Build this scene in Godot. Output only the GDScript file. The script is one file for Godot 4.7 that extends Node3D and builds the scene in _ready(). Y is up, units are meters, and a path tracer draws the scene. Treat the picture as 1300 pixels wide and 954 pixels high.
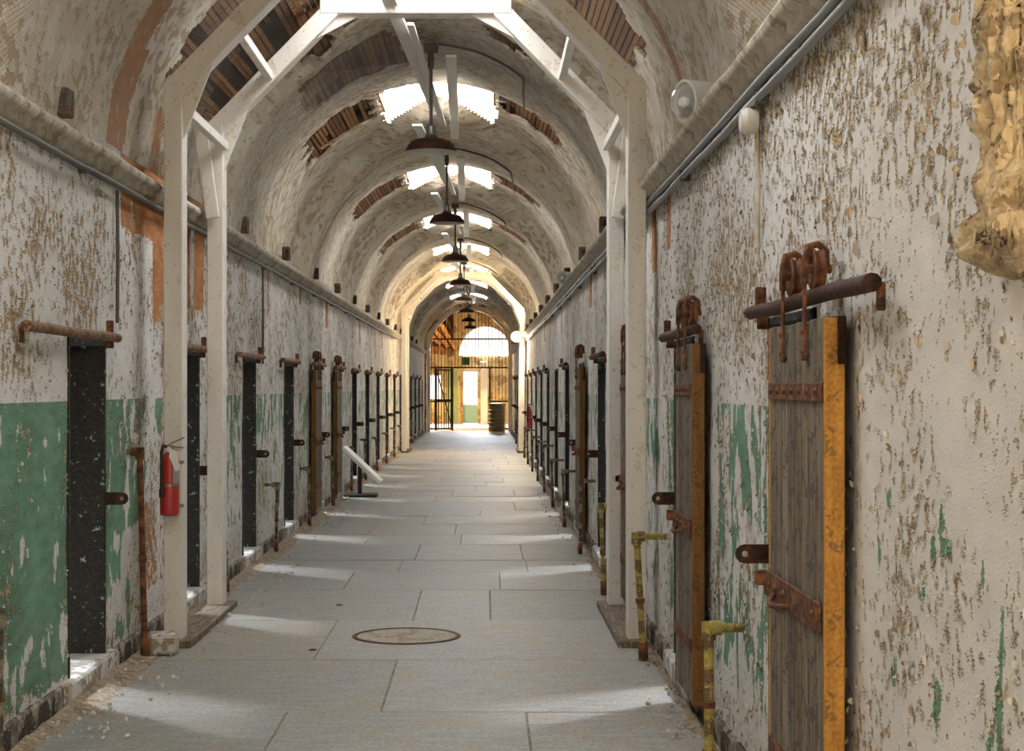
extends Node3D
# A vaulted prison cellblock corridor. X right, Y up, depth d runs along -Z away from the camera.

const EYE := 1.5
const XL := -1.97          # face of the left wall
const XR := 1.0            # face of the right wall
const XC := -0.43          # axis of the vault
const YS := 2.70           # springing of the vault
const RV := 1.58           # radius of the vault
const BAY := 5.72          # skylight spacing
const CELL := 2.86         # door spacing
const DEND := 56.0         # the gate at the far end
const DBACK := -8.0        # the wall behind the camera
const DOOR_W := 0.74
const DOOR_H := 1.72
const WALL_T := 0.45

var M := {}
var taken := {}
var rng := RandomNumberGenerator.new()


# ---------------------------------------------------------------- mesh builder
class MB:
	var v := PackedVector3Array()
	var n := PackedVector3Array()
	var t := PackedVector2Array()
	var c := PackedColorArray()
	var ix := PackedInt32Array()
	var col := Color.WHITE
	var colored := false

	func vert(p: Vector3, nn: Vector3, uv := Vector2.ZERO) -> int:
		v.append(p)
		n.append(nn)
		t.append(uv)
		c.append(col)
		return v.size() - 1

	func face(i: int, j: int, k: int) -> void:   # given counter-clockwise seen from outside
		ix.append(i)
		ix.append(k)
		ix.append(j)

	func tri(a: Vector3, b: Vector3, cc: Vector3) -> void:
		var nn := (b - a).cross(cc - a).normalized()
		var i := vert(a, nn, Vector2(a.x + a.z, a.y))
		vert(b, nn, Vector2(b.x + b.z, b.y))
		vert(cc, nn, Vector2(cc.x + cc.z, cc.y))
		face(i, i + 1, i + 2)

	func quad(a: Vector3, b: Vector3, cc: Vector3, d: Vector3, ua := Vector2.ZERO, ub := Vector2(1, 0), uc := Vector2(1, 1), ud := Vector2(0, 1)) -> void:
		var nn := (cc - a).cross(d - b).normalized()
		var i := vert(a, nn, ua)
		vert(b, nn, ub)
		vert(cc, nn, uc)
		vert(d, nn, ud)
		face(i, i + 1, i + 2)
		face(i, i + 2, i + 3)

	func hull6(p: Array) -> void:   # p: 8 corners, 0-3 bottom ring counter-clockwise from below outwards, 4-7 top ring
		quad(p[0], p[3], p[2], p[1])
		quad(p[4], p[5], p[6], p[7])
		for k in 4:
			var m := (k + 1) % 4
			quad(p[k], p[m], p[m + 4], p[k + 4])

	# a box with chamfered edges; b turns it
	func box(at: Vector3, size: Vector3, bev := 0.0, b := Basis.IDENTITY) -> void:
		var h := size * 0.5
		var e := minf(bev, minf(h.x, minf(h.y, h.z)) * 0.9)
		if e <= 0.0:
			var q: Array = []
			for s in [[-1, -1, 1], [1, -1, 1], [1, -1, -1], [-1, -1, -1], [-1, 1, 1], [1, 1, 1], [1, 1, -1], [-1, 1, -1]]:
				q.append(at + b * Vector3(h.x * s[0], h.y * s[1], h.z * s[2]))
			quad(q[0], q[3], q[2], q[1])
			quad(q[4], q[5], q[6], q[7])
			for k in 4:
				var m := (k + 1) % 4
				quad(q[k], q[m], q[m + 4], q[k + 4])
			return
		var ax := [Vector3(1, 0, 0), Vector3(0, 1, 0), Vector3(0, 0, 1)]
		for k in 3:
			var u: Vector3 = ax[(k + 1) % 3]
			var w: Vector3 = ax[(k + 2) % 3]
			var hk: float = h[k]
			var hu: float = h[(k + 1) % 3] - e
			var hw: float = h[(k + 2) % 3] - e
			for s in [1.0, -1.0]:
				var o: Vector3 = ax[k] * hk * s
				var a1: Vector3 = at + b * (o - u * hu - w * hw)
				var a2: Vector3 = at + b * (o + u * hu - w * hw)
				var a3: Vector3 = at + b * (o + u * hu + w * hw)
				var a4: Vector3 = at + b * (o - u * hu + w * hw)
				if s > 0:
					quad(a1, a2, a3, a4)
				else:
					quad(a1, a4, a3, a2)
		for k in 3:   # edges along axis k
			var i1 := (k + 1) % 3
			var i2 := (k + 2) % 3
			var l: float = h[k] - e
			for s1 in [1.0, -1.0]:
				for s2 in [1.0, -1.0]:
					var p1: Vector3 = ax[i1] * h[i1] * s1 + ax[i2] * (h[i2] - e) * s2
					var p2: Vector3 = ax[i1] * (h[i1] - e) * s1 + ax[i2] * h[i2] * s2
					var f1: Vector3 = at + b * (p1 - ax[k] * l)
					var f2: Vector3 = at + b * (p1 + ax[k] * l)
					var f3: Vector3 = at + b * (p2 + ax[k] * l)
					var f4: Vector3 = at + b * (p2 - ax[k] * l)
					if s1 * s2 < 0:
						quad(f1, f2, f3, f4)
					else:
						quad(f1, f4, f3, f2)
		for sx in [1.0, -1.0]:
			for sy in [1.0, -1.0]:
				for sz in [1.0, -1.0]:
					var c1: Vector3 = at + b * Vector3(h.x * sx, (h.y - e) * sy, (h.z - e) * sz)
					var c2: Vector3 = at + b * Vector3((h.x - e) * sx, h.y * sy, (h.z - e) * sz)
					var c3: Vector3 = at + b * Vector3((h.x - e) * sx, (h.y - e) * sy, h.z * sz)
					if sx * sy * sz > 0:
						tri(c1, c2, c3)
					else:
						tri(c1, c3, c2)

	# a bar of section w (in the plane of the two points and side) by th (along side)
	func bar(p0: Vector3, p1: Vector3, w: float, th: float, side: Vector3, bev := 0.004) -> void:
		var y := (p1 - p0).normalized()
		var z := side.normalized()
		var x := y.cross(z).normalized()
		z = x.cross(y).normalized()
		box((p0 + p1) * 0.5, Vector3(w, p0.distance_to(p1), th), bev, Basis(x, y, z))

	func tube(path: PackedVector3Array, r: float, seg := 8, caps := true, radii := PackedFloat32Array()) -> void:
		var cnt := path.size()
		var prev := Vector3.ZERO
		var first := v.size()
		for i in cnt:
			var dir := (path[mini(i + 1, cnt - 1)] - path[maxi(i - 1, 0)]).normalized()
			var up := prev
			if i == 0:
				up = Vector3.UP if absf(dir.y) < 0.9 else Vector3.RIGHT
			var x := up.cross(dir).normalized()
			if x.length() < 0.1:
				x = Vector3.FORWARD.cross(dir).normalized()
			var y := dir.cross(x).normalized()
			prev = y
			var rr := r if radii.is_empty() else radii[i]
			for k in seg + 1:
				var a := TAU * k / seg
				var o := x * cos(a) + y * sin(a)
				vert(path[i] + o * rr, o, Vector2(float(k) / seg, i))
		for i in cnt - 1:
			for k in seg:
				var a0 := first + i * (seg + 1) + k
				var b0 := a0 + seg + 1
				face(a0, a0 + 1, b0 + 1)
				face(a0, b0 + 1, b0)
		if caps:
			for e in [0, cnt - 1]:
				var dirn := (path[1] - path[0]).normalized() * -1.0 if e == 0 else (path[cnt - 1] - path[cnt - 2]).normalized()
				var base: int = first + int(e) * (seg + 1)
				var mid := vert(path[e], dirn)
				for k in seg:
					var q0 := vert(v[base + k], dirn)
					var q1 := vert(v[base + k + 1], dirn)
					if e == 0:
						face(mid, q1, q0)
					else:
						face(mid, q0, q1)

	# profile: Vector2(radius, height) from the bottom up on the outside, turned about the y axis of xf
	func lathe(prof: PackedVector2Array, xf: Transform3D, seg := 16) -> void:
		for i in prof.size() - 1:
			var a := prof[i]
			var b := prof[i + 1]
			var nn := Vector2(b.y - a.y, a.x - b.x).normalized()
			var first := v.size()
			for k in seg + 1:
				var an := TAU * k / seg
				var o := Vector3(cos(an), 0, sin(an))
				var nw := (xf.basis * (o * nn.x + Vector3(0, nn.y, 0))).normalized()
				vert(xf * (o * a.x + Vector3(0, a.y, 0)), nw, Vector2(float(k) / seg, float(i) / prof.size()))
				vert(xf * (o * b.x + Vector3(0, b.y, 0)), nw, Vector2(float(k) / seg, float(i + 1) / prof.size()))
			for k in seg:
				var q := first + 2 * k
				if a.x > 1e-5:
					face(q, q + 3, q + 2)
				if b.x > 1e-5:
					face(q, q + 1, q + 3)

	# a flat polygon (counter-clockwise in its own x, y) given thickness along z of xf
	func prism(poly: PackedVector2Array, th: float, xf: Transform3D) -> void:
		var tr := Geometry2D.triangulate_polygon(poly)
		var ccw := not Geometry2D.is_polygon_clockwise(poly)
		for s in [0.5, -0.5]:
			for k in range(0, tr.size(), 3):
				var a := poly[tr[k]]
				var b := poly[tr[k + 1]]
				var cc := poly[tr[k + 2]]
				if ((b - a).cross(cc - a) > 0) != (s > 0):
					var sw := b
					b = cc
					cc = sw
				tri(xf * Vector3(a.x, a.y, th * s), xf * Vector3(b.x, b.y, th * s), xf * Vector3(cc.x, cc.y, th * s))
		for k in poly.size():
			var a := poly[k]
			var b := poly[(k + 1) % poly.size()]
			if not ccw:
				var sw := a
				a = b
				b = sw
			quad(xf * Vector3(a.x, a.y, -th / 2), xf * Vector3(b.x, b.y, -th / 2), xf * Vector3(b.x, b.y, th / 2), xf * Vector3(a.x, a.y, th / 2))

	func mesh() -> ArrayMesh:
		var arr: Array = []
		arr.resize(Mesh.ARRAY_MAX)
		arr[Mesh.ARRAY_VERTEX] = v
		arr[Mesh.ARRAY_NORMAL] = n
		arr[Mesh.ARRAY_TEX_UV] = t
		if colored:
			arr[Mesh.ARRAY_COLOR] = c
		arr[Mesh.ARRAY_INDEX] = ix
		var m := ArrayMesh.new()
		m.add_surface_from_arrays(Mesh.PRIMITIVE_TRIANGLES, arr)
		return m


func P(x: float, y: float, d: float) -> Vector3:
	return Vector3(x, y, -d)


func numbered(called: String) -> String:
	var k: int = taken.get(called, 0)
	taken[called] = k + 1
	return called if k == 0 else "%s_%03d" % [called, k]


# a mesh node: a part when it has a parent, else a top-level thing
func obj(called: String, shape, mat: Material, parent: Node3D = null) -> MeshInstance3D:
	var o := MeshInstance3D.new()
	o.mesh = shape.mesh() if shape is MB else shape
	o.material_override = mat
	if parent == null:
		o.name = numbered(called)
		add_child(o)
	else:
		o.name = called
		parent.add_child(o, true)
	return o


func tag(o: Node3D, label: String, category: String, group := "", kind := "") -> Node3D:
	o.set_meta("label", label)
	o.set_meta("category", category)
	if group:
		o.set_meta("group", group)
	if kind:
		o.set_meta("kind", kind)
	return o


func thing(called: String, label: String, category: String, at := Vector3.ZERO, group := "", kind := "") -> Node3D:
	var o := Node3D.new()
	o.name = numbered(called)
	add_child(o)
	o.position = at
	tag(o, label, category, group, kind)
	return o


func ordinal(k: int) -> String:
	return ["first", "second", "third", "fourth", "fifth", "sixth", "seventh", "eighth", "ninth", "tenth", "eleventh", "twelfth", "thirteenth", "fourteenth", "fifteenth", "sixteenth", "seventeenth", "eighteenth", "nineteenth", "twentieth"][k]


# ---------------------------------------------------------------- textures
func noise(w: int, h: int, freq: float, seed_: int, oct := 3, sx := 1, sy := 1, kind := FastNoiseLite.TYPE_SIMPLEX_SMOOTH, tile := false) -> PackedByteArray:
	var f := FastNoiseLite.new()
	f.noise_type = kind
	f.seed = seed_
	f.frequency = freq
	f.fractal_octaves = oct
	f.fractal_type = FastNoiseLite.FRACTAL_FBM if oct > 1 else FastNoiseLite.FRACTAL_NONE
	var im := f.get_seamless_image(w / sx, h / sy) if tile else f.get_image(w / sx, h / sy)
	im.convert(Image.FORMAT_L8)
	if sx != 1 or sy != 1:
		im.resize(w, h, Image.INTERPOLATE_CUBIC)
	return im.get_data()


# a coarse field in metres: rectangles of value, softly joined
func field(w: int, h: int, rect: Rect2, cell: float, fill: int, items: Array) -> PackedByteArray:
	var cw := int(ceil(rect.size.x / cell))
	var ch := int(ceil(rect.size.y / cell))
	var im := Image.create(cw, ch, false, Image.FORMAT_L8)
	im.fill(Color8(fill, fill, fill))
	for it in items:   # [u0, u1, y0, y1, value]
		var x0 := int((it[0] - rect.position.x) / cell)
		var x1 := int((it[1] - rect.position.x) / cell)
		var y0 := int((rect.end.y - it[3]) / cell)
		var y1 := int((rect.end.y - it[2]) / cell)
		im.fill_rect(Rect2i(x0, y0, maxi(1, x1 - x0), maxi(1, y1 - y0)).intersection(Rect2i(0, 0, cw, ch)), Color8(it[4], it[4], it[4]))
	im.resize(w, h, Image.INTERPOLATE_BILINEAR)
	return im.get_data()


var job := {}
var rows_rgb: Array = []
var rows_h: Array = []


func run_rows(h: int, what: Callable) -> void:
	rows_rgb = []
	rows_h = []
	rows_rgb.resize(h)
	rows_h.resize(h)
	var id := WorkerThreadPool.add_group_task(what, h, -1, true)
	WorkerThreadPool.wait_for_group_task_completion(id)


func rows_to_textures(w: int, h: int) -> Dictionary:
	var rgb := PackedByteArray()
	var hh := PackedByteArray()
	for y in h:
		rgb.append_array(rows_rgb[y])
		hh.append_array(rows_h[y])
	var a := Image.create_from_data(w, h, false, Image.FORMAT_RGB8, rgb)
	var b := Image.create_from_data(w, h, false, Image.FORMAT_L8, hh)
	return {"color": ImageTexture.create_from_image(a), "height": ImageTexture.create_from_image(b), "bytes": hh, "w": w, "h": h}


# flaking limewash over plaster, with a green dado below 1.43 m
func wall_row(y: int) -> void:
	var w: int = job.w
	var h: int = job.h
	var ns: PackedByteArray = job.ns
	var nf: PackedByteArray = job.nf
	var nl: PackedByteArray = job.nl
	var ng: PackedByteArray = job.ng
	var nm: PackedByteArray = job.nm
	var gf: PackedByteArray = job.gf
	var of: PackedByteArray = job.of
	var ff: PackedByteArray = job.ff
	var df: PackedByteArray = job.df
	var yy: float = job.y1 - (y + 0.5) / h * (job.y1 - job.y0)
	var out := PackedByteArray()
	out.resize(w * 3)
	var oh := PackedByteArray()
	oh.resize(w)
	var i := y * w
	for x in w:
		var s: int = ns[i]
		var f: int = nf[i]
		var l: int = nl[i]
		var m: int = nm[i]
		var r := 0
		var g := 0
		var b := 0
		var ht := 120
		var v: int = (s * 5 + f * 3) / 8 + (l - 128) / 3
		var thr: int = ff[i]
		var orange: int = of[i] + (s - 128) / 2 + (f - 128) / 4
		var dirt: int = df[i] + (f - 128) + (s - 128) / 2
		if orange > 128:
			var k := (m - 128) / 5 + (f - 128) / 8
			r = 178 + k
			g = 120 + k
			b = 70 + k * 2 / 3
			ht = 60 + f / 16
		elif v < thr:
			var depth := thr - v
			if depth < 6:
				r = 198
				g = 178
				b = 146
			elif f > 158:
				r = 116
				g = 98
				b = 78
			elif f > 120:
				r = 158
				g = 136
				b = 106
			else:
				r = 182
				g = 158
				b = 122
			var k2 := (m - 128) / 6
			r += k2
			g += k2
			b += k2
			ht = 62 + f / 20
		else:
			var lift := v - thr
			var k3 := (l - 128) / 14 + (m - 128) / 16
			if yy < 1.43 and ng[i] + (f - 128) / 8 < gf[i]:
				r = 103 + k3 * 2
				g = 146 + k3 * 2
				b = 122 + k3 * 2
				ht = 132
			else:
				r = 220 + k3
				g = 219 + k3
				b = 217 + k3
				ht = 118 + f / 24
			if lift < 9:
				ht += 60 - lift * 6
		if dirt > 132:
			var q: int = mini(dirt - 132, 60)
			r = r + (112 + (m - 128) / 4 - r) * q / 90
			g = g + (92 + (m - 128) / 4 - g) * q / 90
			b = b + (70 + (m - 128) / 5 - b) * q / 90
		out[x * 3] = clampi(r, 0, 255)
		out[x * 3 + 1] = clampi(g, 0, 255)
		out[x * 3 + 2] = clampi(b, 0, 255)
		oh[x] = clampi(ht, 0, 255)
		i += 1
	rows_rgb[y] = out
	rows_h[y] = oh


func wall_texture(w: int, h: int, d0: float, d1: float, y0: float, y1: float, seed_: int, scale: float, green: Array, orange: Array, flakes: Array, dirt: Array, flake_base: int, green_base := 0, tile := false) -> Dictionary:
	var rect := Rect2(d0, y0, d1 - d0, y1 - y0)
	var px := w / (d1 - d0)            # pixels in a metre along the wall
	var py := h / (y1 - y0)
	var st := maxi(1, int(round(py / px * 1.3)))   # vertical stretch
	job = {"w": w, "h": h, "y0": y0, "y1": y1,
		"ns": noise(w, h, 15.0 * scale / px, seed_, 5, 1, st, FastNoiseLite.TYPE_SIMPLEX_SMOOTH, tile),
		"nf": noise(w, h, 55.0 * scale / px, seed_ + 1, 3, 1, maxi(1, st / 2), FastNoiseLite.TYPE_SIMPLEX_SMOOTH, tile),
		"nl": noise(w, h, 1.3 / px, seed_ + 2, 3, 1, maxi(1, int(round(py / px))), FastNoiseLite.TYPE_SIMPLEX_SMOOTH, tile),
		"ng": noise(w, h, 5.0 / px, seed_ + 3, 5, 1, st * 3 / 2, FastNoiseLite.TYPE_SIMPLEX_SMOOTH, tile),
		"nm": noise(w, h, 4.0 / px, seed_ + 4, 4, 1, 1, FastNoiseLite.TYPE_SIMPLEX_SMOOTH, tile),
		"gf": field(w, h, rect, 0.1, green_base, green), "of": field(w, h, rect, 0.07, 0, orange),
		"ff": field(w, h, rect, 0.15, flake_base, flakes), "df": field(w, h, rect, 0.1, 0, dirt)}
	run_rows(h, wall_row)
	return rows_to_textures(w, h)


# plaster of the vault: grey lime with tan and brown patches where it has let go
func vault_row(y: int) -> void:
	var w: int = job.w
	var ns: PackedByteArray = job.ns
	var nf: PackedByteArray = job.nf
	var nl: PackedByteArray = job.nl
	var nm: PackedByteArray = job.nm
	var of: PackedByteArray = job.of
	var wf: PackedByteArray = job.wf
	var out := PackedByteArray()
	out.resize(w * 3)
	var oh := PackedByteArray()
	oh.resize(w)
	var i := y * w
	for x in w:
		var s: int = ns[i]
		var f: int = nf[i]
		var l: int = nl[i]
		var m: int = nm[i]
		var r := 217
		var g := 206
		var b := 187
		var ht := 110 + f / 12
		var k := (l - 128) / 8 + (f - 128) / 10
		var v := (s * 3 + f) / 4 + (l - 128) / 3
		if of[i] + (s - 128) + (f - 128) / 3 > 128:
			r = 180
			g = 124
			b = 76
			ht = 60
		elif v < 96:
			r = 188
			g = 167
			b = 137
			ht = 70 + f / 16
		elif v < 104:
			r = 196
			g = 179
			b = 154
			ht = 130
		elif (m * 2 + s) / 3 + (wf[i] - 128) / 2 > 146:
			r = 229
			g = 223
			b = 212
			ht = 128
		out[x * 3] = clampi(r + k, 0, 255)
		out[x * 3 + 1] = clampi(g + k, 0, 255)
		out[x * 3 + 2] = clampi(b + k, 0, 255)
		oh[x] = clampi(ht, 0, 255)
		i += 1
	rows_rgb[y] = out
	rows_h[y] = oh


func vault_texture(w: int, h: int, d0: float, d1: float, seed_: int, orange: Array, white: Array, tile := false) -> Dictionary:
	var rect := Rect2(d0, 0, d1 - d0, PI * RV)
	var px := w / (d1 - d0)
	job = {"w": w, "h": h,
		"ns": noise(w, h, 7.0 / px, seed_, 5, 1, 2, FastNoiseLite.TYPE_SIMPLEX_SMOOTH, tile),
		"nf": noise(w, h, 34.0 / px, seed_ + 1, 3, 1, 2, FastNoiseLite.TYPE_SIMPLEX_SMOOTH, tile),
		"nl": noise(w, h, 0.8 / px, seed_ + 2, 3, 1, 2, FastNoiseLite.TYPE_SIMPLEX_SMOOTH, tile),
		"nm": noise(w, h, 2.6 / px, seed_ + 4, 5, 1, 2, FastNoiseLite.TYPE_SIMPLEX_SMOOTH, tile),
		"of": field(w, h, rect, 0.07, 0, orange), "wf": field(w, h, rect, 0.2, 128, white)}
	run_rows(h, vault_row)
	return rows_to_textures(w, h)


# a texture of two colours mixed by noise, with grain: base for wood, stone, rust
func mixed_row(y: int) -> void:
	var w: int = job.w
	var na: PackedByteArray = job.na
	var nb: PackedByteArray = job.nb
	var nc: PackedByteArray = job.nc
	var c0: Color = job.c0
	var c1: Color = job.c1
	var c2: Color = job.c2
	var cut: int = job.cut
	var gain: float = job.gain
	var grain: float = job.grain
	var out := PackedByteArray()
	out.resize(w * 3)
	var oh := PackedByteArray()
	oh.resize(w)
	var i := y * w
	for x in w:
		var a: int = na[i]
		var b: int = nb[i]
		var c: Color = c0.lerp(c1, clampf((a - 128) * gain / 128.0 + 0.5, 0.0, 1.0))
		var ht := a
		if nc[i] + (b - 128) / 3 < cut:
			c = c2
			ht = a / 2
		var k := (b - 128) / grain
		out[x * 3] = clampi(int((c.r + k) * 255), 0, 255)
		out[x * 3 + 1] = clampi(int((c.g + k) * 255), 0, 255)
		out[x * 3 + 2] = clampi(int((c.b + k) * 255), 0, 255)
		oh[x] = ht
		i += 1
	rows_rgb[y] = out
	rows_h[y] = oh


func mixed_texture(w: int, h: int, seed_: int, c0: Color, c1: Color, c2: Color, cut: int, fa: float, sx: int, sy: int, gain := 1.2, fc := 0.012, grain := 1600.0) -> Dictionary:
	job = {"w": w, "h": h, "c0": c0, "c1": c1, "c2": c2, "cut": cut, "gain": gain, "grain": grain,
		"na": noise(w, h, fa, seed_, 4, sx, sy, FastNoiseLite.TYPE_SIMPLEX_SMOOTH, true),
		"nb": noise(w, h, 0.08, seed_ + 1, 3, 1, 1, FastNoiseLite.TYPE_SIMPLEX_SMOOTH, true),
		"nc": noise(w, h, fc, seed_ + 2, 4, 1, 1, FastNoiseLite.TYPE_SIMPLEX_SMOOTH, true)}
	run_rows(h, mixed_row)
	return rows_to_textures(w, h)


func mat(color: Color, rough := 0.8, metal := 0.0) -> StandardMaterial3D:
	var m := StandardMaterial3D.new()
	m.albedo_color = color
	m.roughness = rough
	m.metallic = metal
	return m


func textured(t: Dictionary, rough: float, relief: float, triplanar := 0.0, tint := Color.WHITE, metal := 0.0) -> StandardMaterial3D:
	var m := mat(tint, rough, metal)
	m.albedo_texture = t.color
	if relief > 0.0:
		m.heightmap_enabled = true
		m.heightmap_texture = t.height
		m.heightmap_scale = relief
	if triplanar > 0.0:
		m.uv1_triplanar = true
		m.uv1_scale = Vector3.ONE * triplanar
	return m


# ================================================================ the scene
func _ready() -> void:
	rng.seed = 7
	# camera: level, lens shifted so that the vanishing point falls left of and below the middle
	var cam := Camera3D.new()
	cam.name = "camera"
	add_child(cam)
	cam.position = Vector3(0, EYE, 0)
	cam.projection = Camera3D.PROJECTION_FRUSTUM
	var f := 2100.0
	cam.near = 0.05
	cam.far = 200.0
	cam.size = cam.near * 954.0 / f
	cam.frustum_offset = Vector2((650.0 - 613.0) / f, (491.0 - 477.0) / f) * cam.near
	cam.current = true
	# an even overcast sky: the daylight of every skylight
	var env := Environment.new()
	env.background_mode = Environment.BG_SKY
	var sm := ProceduralSkyMaterial.new()
	sm.sky_top_color = Color(1.0, 1.0, 0.995)
	sm.sky_horizon_color = Color(1.0, 1.0, 0.995)
	sm.ground_bottom_color = Color(0.5, 0.5, 0.5)
	sm.ground_horizon_color = Color(0.5, 0.5, 0.5)
	sm.sky_energy_multiplier = 1.0
	var sky := Sky.new()
	sky.sky_material = sm
	env.sky = sky
	env.background_energy_multiplier = SKY
	env.tonemap_mode = Environment.TONE_MAPPER_LINEAR
	env.tonemap_exposure = EXPOSURE
	env.sdfgi_enabled = true
	env.ssao_enabled = true
	env.ssil_enabled = true
	var we := WorldEnvironment.new()
	we.name = "environment"
	we.environment = env
	add_child(we)

	make_materials()
	build_floor()
	build_wall(-1)
	build_wall(1)
	build_vault()
	build_ledges()
	build_doorways()
	build_ends()
	build_frames()
	build_sliding_doors()
	build_lamps()
	build_floodlights()
	build_pipes()
	build_conduits()
	build_extinguishers()
	build_floor_things()
	build_gate()
	build_rotunda()
	build_netting()


const SKY := 3.0
const EXPOSURE := 4.6
const CELL_LIGHT := 6.0
const WARM_LAMP := 1.5
const UNSEEN_BACK_LAMP := 2.2


# the light that comes down a skylight, or a lamp's own light
func area_light(called: String, parent: Node3D, at: Vector3, towards: Vector3, size: Vector2, energy: float, color: Color) -> void:
	var l := AreaLight3D.new()
	l.name = called
	l.area_size = size
	l.light_energy = energy
	l.light_color = color
	l.area_range = 60.0
	l.shadow_enabled = true
	parent.add_child(l, true)
	l.position = at
	l.look_at_from_position(l.global_position, l.global_position + towards, Vector3.FORWARD if absf(towards.normalized().y) > 0.9 else Vector3.UP)


func omni(called: String, parent: Node3D, at: Vector3, energy: float, color: Color, size := 0.08) -> void:
	var l := OmniLight3D.new()
	l.name = called
	l.light_energy = energy
	l.light_color = color
	l.light_size = size
	l.omni_range = 80.0
	l.omni_attenuation = 2.0
	l.shadow_enabled = true
	parent.add_child(l, true)
	l.position = at


var TR := {}    # textures of the near right wall
var TL := {}    # near left wall
var TF := {}    # tiling wall
const RD0 := 2.4
const RD1 := 9.2
const LD0 := 6.0
const LD1 := 15.2
const WY1 := 2.78


func make_materials() -> void:
	# near right wall
	TR = wall_texture(1280, 1536, RD0, RD1, 0.0, WY1, 11, 1.25,
		[[5.7, 7.3, 0.9, 1.45, 132], [5.7, 7.3, 0.2, 0.9, 118], [8.55, 9.2, 0.7, 1.45, 165], [8.55, 9.2, 0.0, 0.7, 120], [2.4, 4.4, 0.5, 1.2, 66]],
		[[8.95, 9.15, 2.2, 2.6, 170]],
		[[2.4, 3.4, 0.0, 2.78, 74], [3.4, 4.4, 1.75, 2.78, 94], [3.6, 4.35, 0.0, 1.6, 72], [4.4, 5.7, 1.75, 2.78, 106], [5.7, 9.2, 1.7, 2.78, 106], [5.7, 7.3, 1.35, 1.75, 102], [5.7, 7.3, 0.0, 1.35, 80], [7.3, 9.2, 1.45, 2.78, 98], [3.3, 4.3, 2.1, 2.6, 80]],
		[[2.4, 9.2, 0.0, 0.16, 120], [2.4, 9.2, 0.16, 0.4, 84], [2.4, 9.2, 2.62, 2.78, 110]], 84)
	M.wall_right = textured(TR, 0.85, 4.5)
	# near left wall
	TL = wall_texture(1024, 1024, LD0, LD1, 0.0, WY1, 31, 0.85,
		[[6.0, 7.9, 0.0, 1.2, 205], [6.9, 7.9, 1.2, 1.45, 225], [6.0, 6.9, 1.2, 1.45, 120], [6.0, 7.9, 0.0, 0.35, 150],
		[8.6, 9.1, 0.9, 1.45, 215], [8.6, 9.1, 0.4, 0.9, 170], [9.1, 9.75, 0.6, 1.45, 150], [8.6, 9.3, 0.0, 0.45, 120], [9.9, 10.4, 1.1, 1.45, 150],
		[12.5, 13.6, 1.05, 1.45, 150], [12.5, 13.6, 0.3, 1.05, 96], [14.3, 15.2, 1.0, 1.45, 150], [14.3, 15.2, 0.3, 1.0, 92]],
		[[9.05, 10.3, 2.34, 2.78, 190], [9.95, 10.3, 1.8, 2.4, 180], [9.3, 9.5, 2.2, 2.5, 120], [10.75, 11.2, 2.0, 2.75, 190], [11.35, 11.8, 1.95, 2.75, 190], [11.1, 11.4, 2.5, 2.78, 190], [9.7, 10.1, 0.25, 0.75, 130], [10.2, 10.5, 0.2, 2.0, 110], [12.4, 12.6, 2.2, 2.6, 150]],
		[[6.0, 6.9, 1.45, 1.95, 76], [6.0, 7.9, 1.4, 2.78, 100], [6.0, 6.6, 1.45, 2.0, 68], [7.0, 9.0, 1.75, 2.3, 110], [8.6, 10.8, 1.4, 2.5, 92], [6.0, 7.9, 0.0, 1.4, 74], [8.6, 9.2, 0.0, 1.4, 78], [11.5, 15.2, 1.4, 2.78, 108], [9.2, 10.8, 0.0, 0.8, 88], [11.5, 15.2, 0.0, 1.4, 90]],
		[[6.0, 15.2, 0.0, 0.14, 124], [6.0, 15.2, 0.14, 0.4, 92], [6.0, 15.2, 2.6, 2.78, 105], [9.3, 10.8, 0.1, 0.7, 98]], 96)
	M.wall_left = textured(TL, 0.85, 4.5)
	# the rest of both walls
	TF = wall_texture(1024, 768, 0.0, 11.44, 0.0, WY1, 57, 0.8,
		[[0.0, 11.44, 1.05, 1.45, 114], [0.0, 11.44, 0.2, 1.05, 88], [2.0, 3.4, 0.6, 1.45, 138], [6.5, 7.4, 1.0, 1.45, 132]],
		[[0.9, 1.2, 2.2, 2.7, 190], [6.6, 6.9, 2.1, 2.7, 190], [9.4, 9.6, 2.3, 2.7, 170]],
		[[0.0, 11.44, 1.4, 2.78, 104], [0.0, 11.44, 0.0, 1.4, 94]],
		[[0.0, 11.44, 0.0, 0.14, 124], [0.0, 11.44, 0.14, 0.35, 90], [0.0, 11.44, 2.6, 2.78, 110]], 100, 0, true)
	M.wall_far = textured(TF, 0.85, 4.5)
	# vault
	var arc := PI * RV
	var vn := vault_texture(1024, 1280, 5.0, 15.2, 71,
		[[8.75, 9.15, arc - 1.5, arc, 185], [8.95, 9.3, arc - 0.7, arc, 175], [8.9, 9.1, 0.0, 1.2, 160], [10.0, 10.3, arc - 0.5, arc, 150]],
		[[9.2, 9.8, arc - 2.0, arc, 190], [8.2, 8.8, 0.0, 1.0, 160], [12.0, 15.2, arc - 1.2, arc, 150]])
	M.vault_near = textured(vn, 0.9, 2.0)
	var vf := vault_texture(1024, 768, 0.0, 11.44, 83, [[1.0, 1.2, 0.2, 1.1, 140], [7.6, 7.8, arc - 1.3, arc - 0.2, 140]], [], true)
	M.vault_far = textured(vf, 0.9, 2.0)
	# stone floor: fine tooling marks run across
	var st := mixed_texture(768, 768, 101, Color8(143, 142, 138), Color8(158, 156, 151), Color8(153, 146, 135), 84, 0.03, 3, 1, 0.9, 0.006)
	for k in 4:
		var tint: Color = [Color8(255, 255, 255), Color8(244, 244, 242), Color8(250, 246, 238), Color8(236, 238, 238)][k]
		M["stone%d" % k] = textured(st, 0.55, 0.12, 0.55, tint)
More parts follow.
